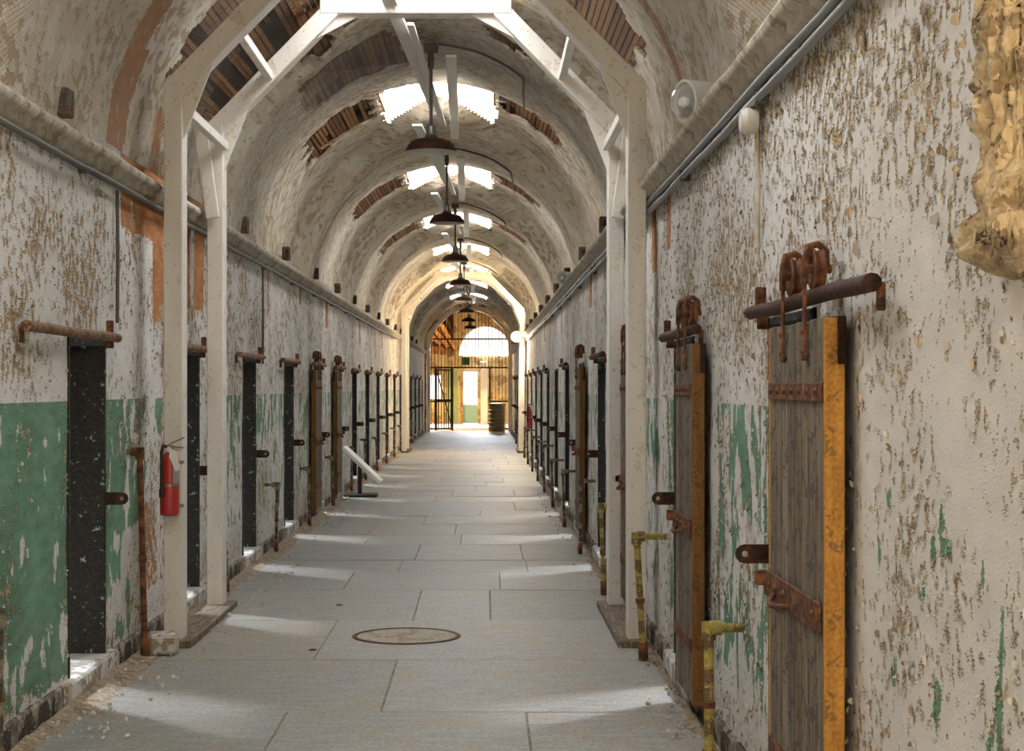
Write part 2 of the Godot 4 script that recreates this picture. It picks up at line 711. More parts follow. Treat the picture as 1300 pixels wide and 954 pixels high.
	var dirt := mixed_texture(512, 512, 111, Color8(146, 130, 110), Color8(172, 158, 138), Color8(120, 104, 84), 90, 0.03, 1, 1)
	M.dirt = textured(dirt, 0.95, 1.5, 1.2)
	var curb := mixed_texture(512, 512, 121, Color8(116, 106, 92), Color8(176, 170, 160), Color8(74, 64, 52), 110, 0.02, 1, 1)
	M.curb = textured(curb, 0.9, 1.2, 0.9)
	var sill := mixed_texture(256, 256, 123, Color8(196, 194, 190), Color8(214, 212, 208), Color8(150, 140, 126), 88, 0.02, 1, 1)
	M.sill = textured(sill, 0.8, 0.5, 1.0)
	# woods
	var wg := mixed_texture(512, 512, 131, Color8(108, 100, 91), Color8(140, 130, 117), Color8(92, 84, 75), 80, 0.035, 1, 12)
	for k in 6:
		M["plank%d" % k] = textured(wg, 0.85, 0.0, 1.6, [Color8(255, 255, 255), Color8(238, 228, 214), Color8(222, 222, 224), Color8(246, 238, 226), Color8(226, 216, 202), Color8(212, 208, 204)][k])
		M["plank%d" % k].uv1_offset = Vector3(k * 0.37, k * 0.23, k * 0.53)
	var oc := mixed_texture(512, 512, 141, Color8(198, 146, 66), Color8(176, 124, 52), Color8(146, 110, 60), 52, 0.03, 1, 10)
	M.ochre = textured(oc, 0.75, 0.15, 1.4)
	M.edge_brown = textured(oc, 0.8, 0.15, 1.4, Color8(168, 162, 172))
	var lw := mixed_texture(256, 256, 151, Color8(166, 116, 68), Color8(124, 84, 48), Color8(84, 60, 40), 92, 0.03, 8, 1)
	M.lath0 = textured(lw, 0.9, 0.3, 2.0)
	M.lath1 = textured(lw, 0.9, 0.3, 2.0, Color8(205, 200, 196))
	M.sheathing = textured(lw, 0.95, 0.3, 0.7, Color8(120, 112, 104))
	var fw := mixed_texture(512, 512, 161, Color8(231, 228, 222), Color8(225, 221, 213), Color8(214, 206, 192), 62, 0.02, 1, 10, 0.8, 0.012, 9000.0)
	M.painted = textured(fw, 0.55, 0.0, 0.8)
	M.nail = mat(Color8(96, 82, 68), 0.6, 0.4)
	# metals
	var rs := mixed_texture(256, 256, 171, Color8(116, 74, 48), Color8(74, 50, 38), Color8(150, 96, 58), 96, 0.03, 1, 1)
	M.rust = textured(rs, 0.75, 0.4, 3.0, Color.WHITE, 0.25)
	M.rust_dark = textured(rs, 0.7, 0.4, 3.0, Color8(150, 138, 132), 0.3)
	var pp := mixed_texture(256, 256, 175, Color8(104, 92, 78), Color8(70, 62, 54), Color8(150, 140, 120), 92, 0.03, 1, 1)
	M.pipe = textured(pp, 0.6, 0.3, 3.0, Color.WHITE, 0.3)
	var py := mixed_texture(256, 256, 177, Color8(176, 160, 88), Color8(158, 140, 74), Color8(110, 92, 62), 92, 0.03, 1, 1)
	M.pipe_yellow = textured(py, 0.55, 0.3, 3.0)
	var pr := mixed_texture(256, 256, 178, Color8(150, 112, 74), Color8(104, 76, 52), Color8(88, 66, 48), 92, 0.03, 1, 1)
	M.pipe_rail = textured(pr, 0.7, 0.4, 3.0)
	M.conduit = mat(Color8(150, 152, 154), 0.45, 0.7)
	M.conduit_dark = mat(Color8(104, 102, 98), 0.6, 0.4)
	var lg := mixed_texture(512, 256, 179, Color8(200, 194, 182), Color8(182, 173, 158), Color8(150, 134, 112), 82, 0.02, 2, 1)
	M.ledge = textured(lg, 0.9, 0.3, 0.9)
	var bk := mixed_texture(512, 512, 181, Color8(30, 29, 28), Color8(40, 38, 35), Color8(140, 168, 146), 46, 0.03, 1, 1, 1.0, 0.03)
	M.jamb = textured(bk, 0.75, 0.5, 0.9)
	M.jamb_plain = textured(bk, 0.75, 0.5, 0.45, Color8(170, 168, 165))
	var cl := mixed_texture(256, 256, 185, Color8(196, 192, 184), Color8(170, 164, 154), Color8(130, 112, 90), 90, 0.02, 1, 1)
	M.cell = textured(cl, 0.9, 0.6, 0.5)
	M.red = mat(Color8(176, 22, 26), 0.3)
	M.red.clearcoat_enabled = true
	M.black = mat(Color8(26, 26, 27), 0.5)
	M.white = mat(Color8(232, 232, 230), 0.6)
	M.label = mat(Color8(150, 152, 152), 0.5)
	M.steel = mat(Color8(150, 148, 144), 0.35, 0.8)
	M.shade = textured(rs, 0.5, 0.1, 2.0, Color8(150, 148, 146), 0.2)
	M.shade_in = mat(Color8(206, 204, 198), 0.5)
	M.cover = textured(mixed_texture(256, 256, 187, Color8(170, 160, 142), Color8(160, 150, 132), Color8(142, 130, 112), 80, 0.03, 1, 1), 0.75, 0.4, 1.5)
	M.cover_rim = textured(rs, 0.6, 0.3, 3.0, Color8(190, 186, 182), 0.3)
	M.wire = mat(Color8(146, 142, 136), 0.5, 0.5)
	M.flake = mat(Color.WHITE, 0.8)
	M.flake.vertex_color_use_as_albedo = true
	M.brick = textured(mixed_texture(256, 256, 189, Color8(112, 86, 66), Color8(80, 62, 50), Color8(58, 46, 40), 100, 0.03, 1, 1), 0.9, 1.0, 2.0)
	M.glow_sky = mat(Color8(240, 244, 250), 0.4)
	M.glow_sky.emission_enabled = true
	M.glow_sky.emission = Color8(240, 246, 255)
	M.glow_sky.emission_energy_multiplier = 0.32
	M.glow_warm = mat(Color8(255, 230, 190), 0.4)
	M.glow_warm.emission_enabled = true
	M.glow_warm.emission = Color8(255, 222, 170)
	M.glow_warm.emission_energy_multiplier = 3.0
	M.glass = mat(Color(0.9, 0.92, 0.92, 0.25), 0.05)
	M.glass.transparency = BaseMaterial3D.TRANSPARENCY_ALPHA
	M.plaster_gold = textured(mixed_texture(256, 256, 191, Color8(222, 206, 172), Color8(206, 184, 146), Color8(140, 120, 94), 88, 0.03, 1, 1), 0.85, 1.2, 3.0)

	M.barrel = mat(Color8(120, 112, 88), 0.5, 0.3)
	M.green_sign = mat(Color8(40, 120, 84), 0.5)
	M.yellow_wall = textured(mixed_texture(256, 256, 193, Color8(206, 186, 140), Color8(188, 164, 112), Color8(160, 134, 92), 90, 0.02, 1, 4), 0.85, 0.5, 0.5)
	M.green_board = mat(Color8(140, 168, 116), 0.7)
	M.teal = mat(Color8(150, 190, 178), 0.6)


# ---------------------------------------------------------------- floor
func build_floor() -> void:
	var fl := thing("floor", "worn grey flagstone corridor floor with sandy joints", "floor", Vector3.ZERO, "", "structure")
	var bed := MB.new()
	bed.box(P((XL + XR) / 2, -0.11, (DBACK + 60.0) / 2), Vector3(XR - XL + 0.1, 0.206, 60.0 - DBACK))
	obj("bed", bed, M.dirt, fl)
	# rows across the corridor; the first visible rows as in the picture
	var rows := [-8.0, -6.4, -4.8, -3.4, -2.0, -0.6, 0.9, 2.3, 3.6, 4.9, 6.2, 7.62, 9.08, 10.62, 12.2]
	while rows[-1] < 55.5:
		rows.append(rows[-1] + [1.15, 0.95, 1.4, 1.05, 1.25][rows.size() % 5])
	var x0 := -1.78
	var x1 := 0.89
	for k in rows.size() - 1:
		var a: float = rows[k]
		var b: float = rows[k + 1]
		var cuts: Array = [x0 - rng.randf_range(0.0, 0.1)]
		var near := {11: [-0.47], 12: [-0.93], 13: [-0.45, 0.05], 10: [-0.9, 0.2]}
		if near.has(k):
			cuts.append_array(near[k])
		else:
			var s := rng.randf_range(0.45, 1.2)
			while x0 + s < x1 - 0.35:
				cuts.append(x0 + s)
				s += rng.randf_range(0.8, 1.4)
		cuts.append(x1 + rng.randf_range(-0.02, 0.06))
		for j in cuts.size() - 1:
			var m := MB.new()
			var lx: float = cuts[j + 1] - cuts[j] - 0.006
			var h := rng.randf_range(-0.003, 0.002)
			m.box(Vector3.ZERO, Vector3(lx, 0.05, b - a - 0.006), 0.004)
			var o := obj("slab", m, M["stone%d" % rng.randi_range(0, 3)], fl)
			o.position = P((cuts[j] + cuts[j + 1]) / 2, -0.025 + h, (a + b) / 2)
	# packed dirt and crumbs along both edges
	for s in [-1, 1]:
		var m := MB.new()
		var xa: float = XL if s < 0 else XR
		var xb: float = -1.80 if s < 0 else 0.91
		var prev := PackedVector3Array()
		var d := 3.0
		while d < 56.0:
			var wob := rng.randf_range(-0.06, 0.05)
			var row := PackedVector3Array([P(xa - 0.05 * -s * -1, rng.randf_range(0.02, 0.035), d), P(lerpf(xa, xb, 0.5), rng.randf_range(0.008, 0.016), d), P(xb + wob * s * -1, -0.006, d)])
			if prev.size():
				for q in 2:
					if s < 0:
						m.quad(prev[q], prev[q + 1], row[q + 1], row[q])
					else:
						m.quad(prev[q + 1], prev[q], row[q], row[q + 1])
			prev = row
			d += 0.14 if d < 20.0 else 0.4
		obj("dirt_edge", m, M.dirt, fl).set_meta("kind", "stuff")
	# crumbs of plaster lying on the dirt
	var cr := MB.new()
	for k in 420:
		var s2 := -1.0 if k % 3 else 1.0
		var dd := 7.0 + pow(rng.randf(), 1.6) * 16.0
		var at := P((XL + 0.06 + rng.randf() * 0.4) if s2 < 0 else (XR - 0.05 - rng.randf() * 0.2), 0.012, dd)
		var z := rng.randf_range(0.005, 0.02)
		cr.box(at, Vector3(z, z * 0.6, z * 1.2), z * 0.2, Basis(Vector3(rng.randf(), rng.randf(), rng.randf() + 0.1).normalized(), rng.randf() * TAU))
	obj("plaster_crumbs", cr, M.sill, fl).set_meta("kind", "stuff")


# ---------------------------------------------------------------- walls
func jamb_d(k: int) -> float:   # far jamb of the k-th doorway
	return 8.62 + CELL * k


func face_x(side: int) -> float:
	return XL if side < 0 else XR


var wobble: FastNoiseLite


func wall_off(d: float, y: float, side: int) -> float:
	if wobble == null:
		wobble = FastNoiseLite.new()
		wobble.seed = 5
		wobble.frequency = 1.1
		wobble.fractal_octaves = 4
	return 0.012 * (wobble.get_noise_3d(d, y, side * 9.0) * 0.8 - 0.5)


func wall_rect(m: MB, side: int, d0: float, d1: float, y0: float, y1: float, u0: float, ulen: float, step: float) -> void:
	if d1 - d0 < 0.001:
		return
	var nx := maxi(1, int(ceil((d1 - d0) / step)))
	var ny := maxi(1, int(ceil((y1 - y0) / step)))
	var first := m.v.size()
	var fx := face_x(side)
	var e := 0.02
	for j in ny + 1:
		var y := lerpf(y0, y1, float(j) / ny)
		for i in nx + 1:
			var d := lerpf(d0, d1, float(i) / nx)
			var o := wall_off(d, y, side)
			var gd := (wall_off(d + e, y, side) - o) / e
			var gy := (wall_off(d, y + e, side) - o) / e
			# towards the corridor is -side
			var nn := Vector3(-side, -gy, gd).normalized()
			m.vert(P(fx - side * o, y, d), nn, Vector2((d - u0) / ulen, (WY1 - y) / WY1))
	for j in ny:
		for i in nx:
			var a := first + j * (nx + 1) + i
			var b := a + nx + 1
			if side > 0:   # seen from -x, depth runs to the left
				m.face(a, b, a + 1)
				m.face(a + 1, b, b + 1)
			else:
				m.face(a, a + 1, b)
				m.face(a + 1, b + 1, b)


func build_wall(side: int) -> void:
	var nm := "wall_left" if side < 0 else "wall_right"
	var lb := "left corridor wall of flaking white paint over a peeling green dado" if side < 0 else "right corridor wall of flaking white paint with curling flakes tinted gold by painted lamplight"
	var w := thing(nm, lb, "wall", Vector3.ZERO, "", "structure")
	var near := MB.new()
	var far := MB.new()
	var n0 := LD0 if side < 0 else RD0
	var n1 := LD1 if side < 0 else RD1
	var rects: Array = []
	var kk := range(-5, 17)
	for k in kk:
		var j := jamb_d(k)
		var j2 := minf(jamb_d(k + 1) - DOOR_W, DEND)
		if j >= DEND:
			continue
		rects.append([j, j2, 0.0, WY1])
		if j2 < DEND:
			rects.append([j2, jamb_d(k + 1), DOOR_H, WY1])
	rects.append([DBACK, jamb_d(-5), 0.0, WY1])
	for r in rects:
		for zone in [[-99.0, n0, 0], [n0, n1, 1], [n1, 99.0, 0]]:
			var a := maxf(r[0], zone[0])
			var b := minf(r[1], zone[1])
			if b <= a:
				continue
			if zone[2]:
				wall_rect(near, side, a, b, r[2], r[3], n0, n1 - n0, 0.07)
			else:
				wall_rect(far, side, a, b, r[2], r[3], 3.0 * side, 11.44, 0.14 if a > 9.0 else 0.5)
	obj("painted_plaster", near, M.wall_left if side < 0 else M.wall_right, w)
	obj("painted_plaster", far, M.wall_far, w)
	# masonry behind the plaster
	var core := MB.new()
	var cx := face_x(side) + side * (0.022 + WALL_T / 2)
	for r in rects:
		core.box(P(cx, (r[2] + 2.70) / 2 + (0.02 if r[2] > 0.5 else 0.0), (r[0] + r[1]) / 2), Vector3(WALL_T, 2.70 - r[2] - (0.04 if r[2] > 0.5 else 0.0), r[1] - r[0] - 0.04))
	obj("masonry", core, M.curb, w)
	# flakes of paint curling off the wall
	var T := TL if side < 0 else TR
	var fl := MB.new()
	fl.colored = true
	var by: PackedByteArray = T.bytes
	var made := 0
	var tries := 0
	var want := 9000 if side > 0 else 3600
	while made < want and tries < 400000:
		tries += 1
		var px := rng.randi_range(2, T.w - 3)
		var q := rng.randi_range(2, T.h - 3)
		if by[q * T.w + px] < 148:
			continue
		var d: float = n0 + (px + 0.5) / T.w * (n1 - n0)
		var y: float = WY1 * (1.0 - (q + 0.5) / T.h)
		if y < DOOR_H + 0.05 and fposmod(d - (8.62 - DOOR_W), CELL) < DOOR_W + 0.01:
			continue
		var gold_lit := side > 0 and d > 3.3 and d < 4.9 and y > 1.45 and y < 2.5
		if not gold_lit and rng.randf() < 0.25:
			continue
		made += 1
		var base := P(face_x(side) - side * (wall_off(d, y, side) + 0.001), y, d)
		var big := (2.2 if rng.randf() < 0.04 else 0.85) if gold_lit else (1.5 if rng.randf() < 0.05 else 1.0)
		var L := rng.randf_range(0.003, 0.010) * big * (1.0 if side > 0 else 1.3)
		var W := rng.randf_range(0.002, 0.0055) * big
		var ang := rng.randf_range(-0.5, 0.5) + (PI if rng.randf() < 0.3 else 0.0)
		var back := false
		if rng.randf() < 0.6:      # a flap that stands open like a little door
			back = rng.randf() < 0.6
			ang = (-PI / 2 if back else PI / 2) + rng.randf_range(-0.4, 0.4)
			W *= 1.8
		var dn := Vector3(0, -cos(ang), -sin(ang))
		var ac := Vector3(0, -sin(ang), cos(ang))
		var out := Vector3(-side, 0, 0)
		var o1 := L * rng.randf_range(0.1, 0.35)
		var o2 := L * rng.randf_range(0.35, 1.1)
		var g := rng.randf()
		fl.col = Color(0.66, 0.64, 0.61) if g < (0.2 if back else 0.7) else (Color(0.5, 0.41, 0.29) if g < 0.88 else Color(0.3, 0.23, 0.16))
		if gold_lit and g > 0.35:
			fl.col = Color(0.72, 0.58, 0.38)  # gold colour stands in for warm lamplight on these flakes
		var p: Array = [base - ac * W, base + ac * W, base + dn * L * 0.6 + ac * W * 1.1 + out * o1, base + dn * L * 0.6 - ac * W * 0.9 + out * o1, base + dn * L + ac * W * 0.5 + out * o2, base + dn * L - ac * W * 0.5 + out * o2]
		fl.quad(p[0], p[1], p[2], p[3])
		fl.quad(p[3], p[2], p[4], p[5])
	var flo := obj("paint_flakes", fl, M.flake, w)
	flo.set_meta("kind", "stuff")
	flo.set_meta("label", "curling chips of loose white and tan paint")
	# the cells behind: party walls, back wall, roof, floor
	var c := MB.new()
	var xi := face_x(side) + side * (0.02 + WALL_T)
	var xo := xi + side * 2.9
	c.box(P(xo + side * 0.15, 1.4, (DBACK + DEND) / 2), Vector3(0.3, 3.0, DEND - DBACK))
	c.box(P((xi + xo) / 2, -0.02, (DBACK + DEND) / 2), Vector3(2.9, 0.14, DEND - DBACK))
	for k in range(-5, 17):
		var dd := jamb_d(k) + 1.1
		if dd > DBACK + 0.2 and dd < DEND:
			c.box(P((xi + xo) / 2, 1.4, dd + 0.15), Vector3(2.9, 2.9, 0.3))
	# roof with one small unseen skylight in each cell
	var sx := face_x(side) + side * 1.37
	var lo := minf(xi, xo)
	var hi := maxf(xi, xo)
	var last := DBACK
	var lights: Array = []
	for k in range(-3, 16):
		var ds := jamb_d(k) - DOOR_W / 2 + 0.9
		c.box(P((lo + hi) / 2, 2.78, (last + ds - 0.14) / 2), Vector3(hi - lo, 0.16, ds - 0.14 - last))
		var wl := sx - 0.16 - lo
		c.box(P(lo + wl / 2, 2.78, ds), Vector3(wl, 0.16, 0.28))
		var wr := hi - sx - 0.16
		c.box(P(hi - wr / 2, 2.78, ds), Vector3(wr, 0.16, 0.28))
		last = ds + 0.14
		lights.append(ds)
	c.box(P((lo + hi) / 2, 2.78, (last + DEND) / 2), Vector3(hi - lo, 0.16, DEND - last))
	var ow := obj("wall_cells_left" if side < 0 else "wall_cells_right", c, M.cell)
	tag(ow, "plastered rooms of the cells behind the left wall" if side < 0 else "plastered rooms of the cells behind the right wall", "wall", "", "structure")
	for ds in lights:
		if ds > 2.0:
			var pane := MB.new()
			pane.box(Vector3.ZERO, Vector3(0.32, 0.01, 0.28))
			var o := obj("unseen_skylight", pane, M.glow_sky, ow)
			o.position = P(sx, 2.86, ds)
			area_light("daylight", ow, P(sx, 2.845, ds), Vector3.DOWN, Vector2(0.30, 0.26), CELL_LIGHT, Color(0.93, 0.96, 1.0))  # out of view, placed to throw light bands through the doorways


# ---------------------------------------------------------------- vault
const D0 := 15.2     # near edge of the first skylight bay beyond the frames
var vn_noise: FastNoiseLite
var hole_noise: FastNoiseLite


func bay_of(d: float) -> int:
	return int(floor((d - D0) / BAY))


func vault_r(phi: float, d: float) -> float:
	var a := minf(absf(phi) / 35.0, 1.0)
	var u := d - D0 - bay_of(d) * BAY
	var uv := 1.05 + 1.8 * a
	var us := uv - 0.42
	var low := lerpf(-0.07, -0.17, a)
	var fade := 1.0 - 0.45 * pow(absf(phi) / 90.0, 4.0)
	var r := 0.0
	if u < us:
		r = 0.02
	elif u < uv:
		r = lerpf(0.02, low, (u - us) / (uv - us))
	else:
		r = lerpf(low, 0.02, (u - uv) / (BAY - uv))
	return RV + r * fade + 0.018 * vn_noise.get_noise_2d(phi * 0.028 * 40.0, d * 40.0)


func vp(phi: float, d: float, r: float) -> Vector3:
	var a := deg_to_rad(phi)
	return P(XC + r * sin(a), YS + r * cos(a), d)


# 0 kept, 1 skylight, 2 fallen plaster that bares the lath
func vault_hole(phi: float, d: float) -> int:
	var k := bay_of(d)
	var u := d - D0 - k * BAY
	var j := hole_noise.get_noise_2d(phi * 0.5, d * 18.0)
	var ap := absf(phi)
	var uv := 1.05 + 1.8 * minf(ap / 35.0, 1.0)
	if k <= -1:  # wells out of view overhead and behind, made long to light the near walls
		if ap + j * 1.5 < 22.0 and u > 0.05 + j * 0.03 and u < 2.25:
			return 1
	elif ap + j * 1.2 < 20.5 and u > 0.03 + j * 0.05 and u < uv - 0.38:
		return 1
	if k < -1 or k > 2:
		return 0
	for z in lath_zones(k):
		var e := minf(minf(phi - z[0], z[1] - phi) * 0.0276, minf(d - z[2], z[3] - d))
		if e + j * 0.16 > 0.02:
			return 2
	return 0


func lath_zones(k: int) -> Array:
	if k == -1:
		return [[-66.0, -27.0, 9.9, 12.1], [-44.0, -6.0, 12.5, 14.2], [34.0, 60.0, 9.7, 11.0], [16.0, 30.0, 11.9, 12.5]]
	var b := D0 + k * BAY
	return [[-52.0, -21.6, b + 0.02, b + 1.25], [21.6, 47.0, b + 0.02, b + 0.9]]


func well_length(phi: float, k: int) -> float:
	return 2.25 if k <= -1 else 0.67 + 1.8 * minf(absf(phi) / 35.0, 1.0)


func well_shift(p: Vector3) -> float:
	var k := bay_of(-p.z)
	var phi := rad_to_deg(atan2(p.x - XC, p.y - YS))
	return 1.05 * clampf((-p.z - D0 - k * BAY) / well_length(phi, k), 0.0, 1.0)


func build_vault() -> void:
	vn_noise = FastNoiseLite.new()
	vn_noise.seed = 3
	vn_noise.frequency = 0.02
	hole_noise = FastNoiseLite.new()
	hole_noise.seed = 9
	hole_noise.frequency = 0.16
	hole_noise.fractal_octaves = 3
	var cl := thing("ceiling", "plastered barrel vault, stained and fallen in patches, with slit skylights", "ceiling", Vector3.ZERO, "", "structure")
	var ds: Array = []
	var d := DBACK
	while d < 60.0:
		ds.append(minf(d, DEND))
		if d >= DEND:
			break
		d += 0.25 if d < 8.0 else (0.03 if d < 21.5 else (0.06 if d < 34.0 else 0.13))
	var np := 144
	var nr := ds.size()
	var pos := PackedVector3Array()
	pos.resize(nr * (np + 1))
	for i in nr:
		for q in np + 1:
			var phi := -90.0 + 180.0 * q / np
			pos[i * (np + 1) + q] = vp(phi, ds[i], vault_r(phi, ds[i]))
	var parts := [MB.new(), MB.new()]       # near, tiling
	var shell := MB.new()
	var idx := [PackedInt32Array(), PackedInt32Array()]
	for a in idx:
		a.resize(nr * (np + 1))
		a.fill(-1)
	var kept := PackedByteArray()
	kept.resize((nr - 1) * np)
	for i in nr - 1:
		var dm: float = (ds[i] + ds[i + 1]) / 2
		for q in np:
			kept[i * np + q] = vault_hole(-90.0 + 180.0 * (q + 0.5) / np, dm)
	for i in nr - 1:
		var z := 0 if ds[i] >= 5.0 and ds[i] < 15.15 else 1
		var m: MB = parts[z]
		for q in np:
			if kept[i * np + q]:
				continue
			var id: Array = []
			for e in [[0, 0], [0, 1], [1, 1], [1, 0]]:
				var r: int = i + e[0]
				var s: int = q + e[1]
				var n := r * (np + 1) + s
				if idx[z][n] < 0:
					var dr := pos[mini(r + 1, nr - 1) * (np + 1) + s] - pos[maxi(r - 1, 0) * (np + 1) + s]
					var dq := pos[r * (np + 1) + mini(s + 1, np)] - pos[r * (np + 1) + maxi(s - 1, 0)]
					var nn := dr.cross(dq).normalized()
					if nn.dot(Vector3(XC, YS, pos[n].z) - pos[n]) < 0:
						nn = -nn
					var uv := Vector2((ds[r] - 5.0) / 10.2, float(s) / np) if z == 0 else Vector2(ds[r] / 11.44, float(s) / np)
					idx[z][n] = m.vert(pos[n], nn, uv)
				id.append(idx[z][n])
			m.face(id[0], id[2], id[1])
			m.face(id[0], id[3], id[2])
			# broken edges of the plaster, and the reveal of the skylights
			for e in [[0, -1, 0, 3], [0, 1, 1, 2], [-1, 0, 0, 1], [1, 0, 3, 2]]:
				var i2: int = i + e[0]
				var q2: int = q + e[1]
				if i2 < 0 or i2 >= nr - 1 or q2 < 0 or q2 >= np:
					continue
				var hk := kept[i2 * np + q2]
				if hk == 0:
					continue
				var va: Vector3 = m.v[id[e[2]]]
				var vb: Vector3 = m.v[id[e[3]]]
				var th := 0.17 if hk == 1 else 0.022
				var oa := (va - Vector3(XC, YS, va.z)).normalized() * th
				var ob := (vb - Vector3(XC, YS, vb.z)).normalized() * th
				if hk == 1:      # the far side of a skylight is splayed back
					oa.z -= well_shift(va)
					ob.z -= well_shift(vb)
				m.quad(va, vb, vb + ob, va + oa, m.t[id[e[2]]], m.t[id[e[3]]], m.t[id[e[3]]], m.t[id[e[2]]])
	obj("vault_plaster", parts[0], M.vault_near, cl)
	obj("vault_plaster", parts[1], M.vault_far, cl)
	# roof boards over the vault, open at the skylights
	var step := 4
	for i in range(0, nr - 1):
		for q in range(0, np, step):
			var open := false
			for s in step:
				var ph := -90.0 + 180.0 * (q + s + 0.5) / np
				var dm: float = (ds[i] + ds[i + 1]) / 2
				var kb := bay_of(dm)
				var u := dm - D0 - kb * BAY
				var full := well_length(ph, kb)
				if absf(ph) < 20.0 and vault_hole(ph, D0 + kb * BAY + u * full / (full + (1.05 if kb < 0 else 1.7))) == 1:
					open = true
			if open:
				continue
			var p0 := -90.0 + 180.0 * q / np
			var p1 := -90.0 + 180.0 * (q + step) / np
			shell.quad(vp(p0, ds[i], 1.75), vp(p1, ds[i], 1.75), vp(p1, ds[i + 1], 1.75), vp(p0, ds[i + 1], 1.75))
	obj("roof_boards", shell, M.sheathing, cl)
	# bare laths, each a strip along the corridor
	for k in range(-1, 3):
		for z in lath_zones(k):
			var phi: float = z[0] - 2.0
			while phi < z[1] + 2.0:
				if rng.randf() > 0.07:
					var a := MB.new()
					var l: float = z[3] - z[2] + 0.16
					var da: float = z[2] - 0.08
					if rng.randf() < 0.12:
						l *= 0.6
					var r := vault_r(phi, da) + 0.03 + rng.randf_range(0.0, 0.006)
					var r2 := vault_r(phi, da + l) + 0.03 + rng.randf_range(0.0, 0.006)
					var p0 := vp(phi, da, r)
					var p1 := vp(phi + rng.randf_range(-0.3, 0.3), da + l, r2)
					var side := (p0 - Vector3(XC, YS, p0.z)).normalized()
					a.bar(Vector3.ZERO, p1 - p0, 0.034, 0.007, side, 0.0)
					var o := obj("lath", a, M.lath0 if rng.randf() < 0.6 else M.lath1, cl)
					o.position = p0
				phi += 1.62
	# a loose lath hanging off the first patch
	for z in [[-36.0, 12.6, -14.0, 14.0], [-47.0, 15.4, -40.0, 16.0]]:
		var a := MB.new()
		var p0 := vp(z[0], z[1], RV - 0.10)
		var p1 := vp(z[2], z[3], RV - 0.02)
		a.bar(Vector3.ZERO, p1 - p0, 0.035, 0.008, Vector3.UP, 0.0)
		obj("lath", a, M.lath0, cl).position = p0
	# long boards under the crown that carry the wiring, bay after bay
	for k in range(0, 8):
		var da := 12.0 + k * BAY
		for b in [[-0.245, -0.29, 0.8, 5.2, 0.085, 0.06], [-0.64, -0.44, -1.6, 3.4, 0.095, 0.07], [-0.50, -0.38, -0.6, 4.0, 0.05, 0.12]]:
			if da + b[2] > DEND - 6.0:
				continue
			var a := MB.new()
			var p0 := P(b[0], YS + RV - 0.16 - b[5], da + b[2])
			var p1 := P(b[1], YS + RV - 0.13 - b[5], minf(da + b[3], DEND - 1.0))
			a.bar(Vector3.ZERO, p1 - p0, b[4], 0.022, Vector3.UP, 0.003)
			obj("wiring_board", a, M.painted, cl).position = p0
	# vents over the cells, a dark brick standing in each
	for s in [-1, 1]:
		for k in range(-1, 14):
			var dv := 13.3 + CELL * (k - 1)
			if s > 0 and dv < 12.0 and k != 0:
				continue
			var m := MB.new()
			m.box(Vector3.ZERO, Vector3(0.07, 0.13, 0.10), 0.008, Basis(Vector3.UP, rng.randf_range(-0.1, 0.1)))
			obj("vent_brick", m, M.brick, cl).position = P(XL + 0.05 if s < 0 else XR - 0.03, YS + 0.10, dv)


# ---------------------------------------------------------------- mouldings at the springing
func build_ledges() -> void:
	for s in [-1, 1]:
		var prof := [Vector2(0.0, 2.585), Vector2(0.03, 2.59), Vector2(0.055, 2.605), Vector2(0.06, 2.63), Vector2(0.085, 2.64), Vector2(0.10, 2.665), Vector2(0.085, 2.69), Vector2(0.05, 2.705), Vector2(-0.10, 2.73), Vector2(-0.3, 2.74)]
		var m := MB.new()
		var nz := FastNoiseLite.new()
		nz.seed = 40 + s
		nz.frequency = 0.9
		var pn: Array = []
		for k in prof.size():
			var e: Vector2 = prof[mini(k + 1, prof.size() - 1)] - prof[maxi(k - 1, 0)]
			pn.append(Vector3(-s * e.y, -e.x, 0).normalized())
		var d := DBACK
		var prev := -1
		while d < DEND:
			var row := m.v.size()
			for k in prof.size():
				var o := nz.get_noise_2d(d * 1.2, k * 0.15) * 0.010
				m.vert(P(face_x(s) - s * (prof[k].x + (o if prof[k].x > 0.01 else 0.0)), prof[k].y + o * 0.4, d), pn[k], Vector2(d, k))
			if prev >= 0:
				for k in prof.size() - 1:
					if s < 0:
						m.face(prev + k, row + k, row + k + 1)
						m.face(prev + k, row + k + 1, prev + k + 1)
					else:
						m.face(row + k, prev + k, prev + k + 1)
						m.face(row + k, prev + k + 1, row + k + 1)
			prev = row
			d += 0.12 if d > 3.0 and d < 24.0 else 0.5
		var o2 := obj("trim_%d" % (1 if s < 0 else 2), m, M.ledge)
		tag(o2, "rounded plaster ledge along the top of the %s wall" % ("left" if s < 0 else "right"), "ledge", "", "structure")


